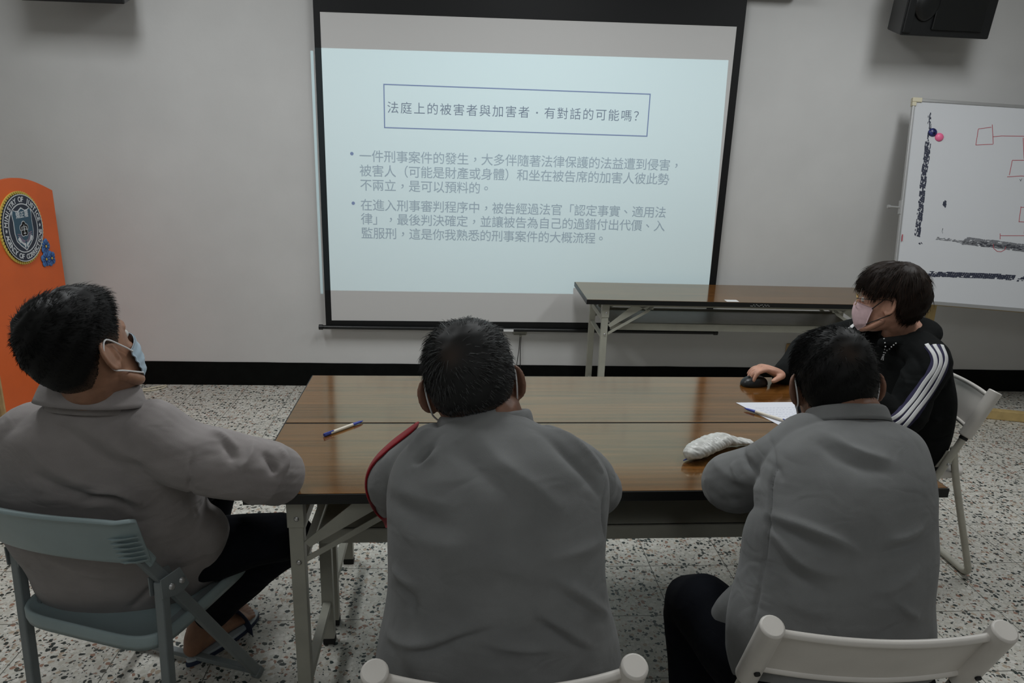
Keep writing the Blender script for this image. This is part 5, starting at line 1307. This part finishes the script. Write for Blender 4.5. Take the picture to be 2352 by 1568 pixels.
# ---- student in black
Hs = Head((1.572, 2.50, 1.052), 140, 3, 2, 1.0)
def seS(x, y, z, hx, hy, p=2.2): return np.array([x, y, z], float), np.array([0, hy, 0.0]), hx, p
ts = [seS(1.70, 2.50, 0.44, 0.13, 0.18), seS(1.705, 2.50, 0.52, 0.14, 0.20), seS(1.71, 2.49, 0.62, 0.135, 0.195), seS(1.70, 2.49, 0.73, 0.125, 0.195), seS(1.675, 2.495, 0.82, 0.11, 0.205), seS(1.65, 2.50, 0.885, 0.09, 0.195), seS(1.635, 2.505, 0.915, 0.075, 0.14, 2.0), seS(1.625, 2.505, 0.932, 0.065, 0.08, 2.0)]
arms_s = [((1.60, 2.685, 0.872), (1.40, 2.72, 0.80), tuple(A_(1797, 861, 2.455) + (0, 0, 0.0)), (-1, -0.05, 0.36), (0.36, 0.10, 1), 1, dict(curl=(34, 32, 22), thumb_curl=10, spread=0.08, scale=0.98)),
          ((1.64, 2.315, 0.872), tuple(A_(2068, 968, 2.24)), (1.37, 2.33, 0.79), (-1, 0.1, -0.05), (0, 0, 1), -1, {})]
legs_s = [((1.68, 2.60, 0.52), (1.33, 2.63, 0.53), (1.40, 2.64, 0.11), (1.2, 2.64, 0)), ((1.68, 2.40, 0.52), (1.34, 2.37, 0.53), (1.40, 2.37, 0.11), (1.2, 2.37, 0))]
def hood_s(bm):
    tube(bm, [(1.535, 2.44, 0.905), (1.60, 2.40, 0.925), (1.68, 2.415, 0.935), (1.735, 2.50, 0.940), (1.70, 2.59, 0.940), (1.60, 2.61, 0.930), (1.53, 2.57, 0.905)], [(0.020, 0.020), (0.028, 0.026), (0.040, 0.034), (0.046, 0.038), (0.040, 0.034), (0.030, 0.026), (0.020, 0.020)], 18)
fs_ = [([(2185, 870), (2165, 900), (2130, 930)], 0.012, -0.006), ([(2180, 1000), (2150, 1010), (2110, 1000)], 0.012, -0.007), ([(2185, 960), (2150, 965), (2110, 960)], 0.012, 0.007), ([(2080, 800), (2110, 830), (2120, 870)], 0.012, -0.005), ([(2060, 830), (2080, 870), (2080, 920)], 0.014, 0.005)]
ps, js = build_person('student in black hooded jacket with white sleeve stripes, glasses and pink mask, holding the mouse', (1.70, 2.5, 0), Hs, (1.632, 2.505, 0.945), ts, arms_s, legs_s, M_SKIN3, M_TRACK, M_BLACKCL, fs_,
                      ([(1.69, 2.40, 0.525), (1.70, 2.50, 0.535), (1.69, 2.60, 0.525)], [0.085, 0.095, 0.085]), 11, hood_s, sleeve=(0.068, 0.066, 0.062, 0.054, 0.042), hood=True, ear_out=0.55, tshrink=0.025)
st_s = dict(line=([0, 35, 58, 72, 80, 100, 112, 140, 180], [0.036, 0.034, 0.018, 0.004, 0.022, 0.020, -0.040, -0.070, -0.078]), side=0.020, top=0.026, front=0.004, len_side=0.035, len_top=0.055, lift_side=0.10, lift_top=0.25, n=8000, mess=0.12, swirl=0.25, fall=0.22, tone_pow=1.0, soft=0.016, root_min=0.10, back=0.014, lump=0.1, rad=0.0008, crown=(0.0, -0.05, 0.10))
build_hair(Hs, st_s, ps, M_HAIRBRN)
face_mask(Hs, ps, M_MASKP, M_LOOPK, bulge=0.020, z0=-0.010, pleat=0.0)
# glasses
g = bmesh.new()
for s in (-1, 1):
    pts = [H_ for H_ in (Hs.w((s * 0.033 + 0.024 * math.cos(a), 0.112 - 0.010 * abs(math.cos(a)) * (1 if s * math.cos(a) > 0 else 0.1), -0.002 + 0.021 * math.sin(a))) for a in np.linspace(0, 2 * np.pi, 25))]
    tube(g, pts, [0.0012] * 25, 8, 1)
tube(g, [Hs.w((-0.010, 0.112, 0.004)), Hs.w((0, 0.116, 0.007)), Hs.w((0.010, 0.112, 0.004))], [0.0012] * 3, 8)
gl = obj('glasses', g, M_GOLD, ps, True); tag(gl, 'round gold wire glasses')
for s in (-1, 1):
    g = bmesh.new(); tube(g, [Hs.w((s * 0.057, 0.103, 0.004)), Hs.w((s * 0.072, 0.085, 0.006)), Hs.w((s * 0.086, 0.03, 0.010)), Hs.w((s * 0.088, -0.012, 0.012)), Hs.w((s * 0.084, -0.03, -0.008))], [0.0014] * 5, 8); obj('temple', g, M_BLACKMET, gl, True)
# three white stripes down the near sleeve, laid on a navy band
def strip(name, tr, wd, m, lift, bv):
    P = catmull([(x, y) for x, y in tr], 8); bm = bmesh.new(); L = []
    for px, py in P:
        h = bv.ray_cast(CAM, ray(px, py).normalized())
        if h[0] is not None: L.append((np.array(h[0]), np.array(h[1])))
    C = np.array([l[0] for l in L]); N = np.array([l[1] for l in L])
    for _ in range(3): N[1:-1] = (N[:-2] + N[1:-1] + N[2:]) / 3
    T = np.gradient(C, axis=0); R = []
    for c, n_, t in zip(C, N, T):
        n_ = n_ / np.linalg.norm(n_); s = np.cross(t, n_); s /= np.linalg.norm(s) + 1e-9; row = []
        for u in (-1, -0.5, 0, 0.5, 1):
            p = c + s * u * wd / 2; h = bv.find_nearest(p); q = np.array(h[0]); nn = np.array(h[1]); row.append(q + nn * lift)
        R.append(row)
    V = [[bm.verts.new(tuple(p)) for p in r] for r in R]
    for a, b in zip(V, V[1:]):
        for k in range(4): bm.faces.new((a[k], a[k + 1], b[k + 1], b[k]))
    o = obj(name, bm, m, js, True); s = o.modifiers.new('s', 'SOLIDIFY'); s.thickness = 0.0012; s.offset = 0
    return o
bvj = bvh_of(js.data)
S1 = [(2128, 790), (2146, 817), (2146, 845), (2122, 880), (2094, 921), (2058, 957), (2018, 970)]
S3 = [(2163, 792), (2173, 820), (2168, 845), (2145, 890), (2110, 938), (2070, 984), (2030, 990)]
S2 = [((a + c) / 2, (b + d) / 2) for (a, b), (c, d) in zip(S1, S3)]
strip('stripe_band', S2, 0.068, M_NAVYST, 0.0006, bvj)
for s in (S1, S2, S3): strip('stripe', s, 0.0125, M_STRIPE, 0.0020, bvj)
strip('stripe', [(1978, 738), (1962, 746), (1948, 758), (1944, 764)], 0.012, M_STRIPE, 0.002, bvj)
# speckled drawstrings
for tr_ in ([(2029, 770), (2034, 795), (2030, 815), (2026, 825)], [(2058, 788), (2043, 800), (2032, 815), (2030, 826)]):
    bm = bmesh.new(); P = catmull(tr_, 6)
    for k, (px, py) in enumerate(P):
        h = bvj.ray_cast(CAM, ray(px, py).normalized())
        if h[0] is not None and k % 2 == 0: sph(bm, h[0] + h[1] * 0.002, 0.0026, None, 8, 6)
    obj('drawstring', bm, M_STRIPE, js, True)
rebase(ps, (1.70, 2.5, 0))
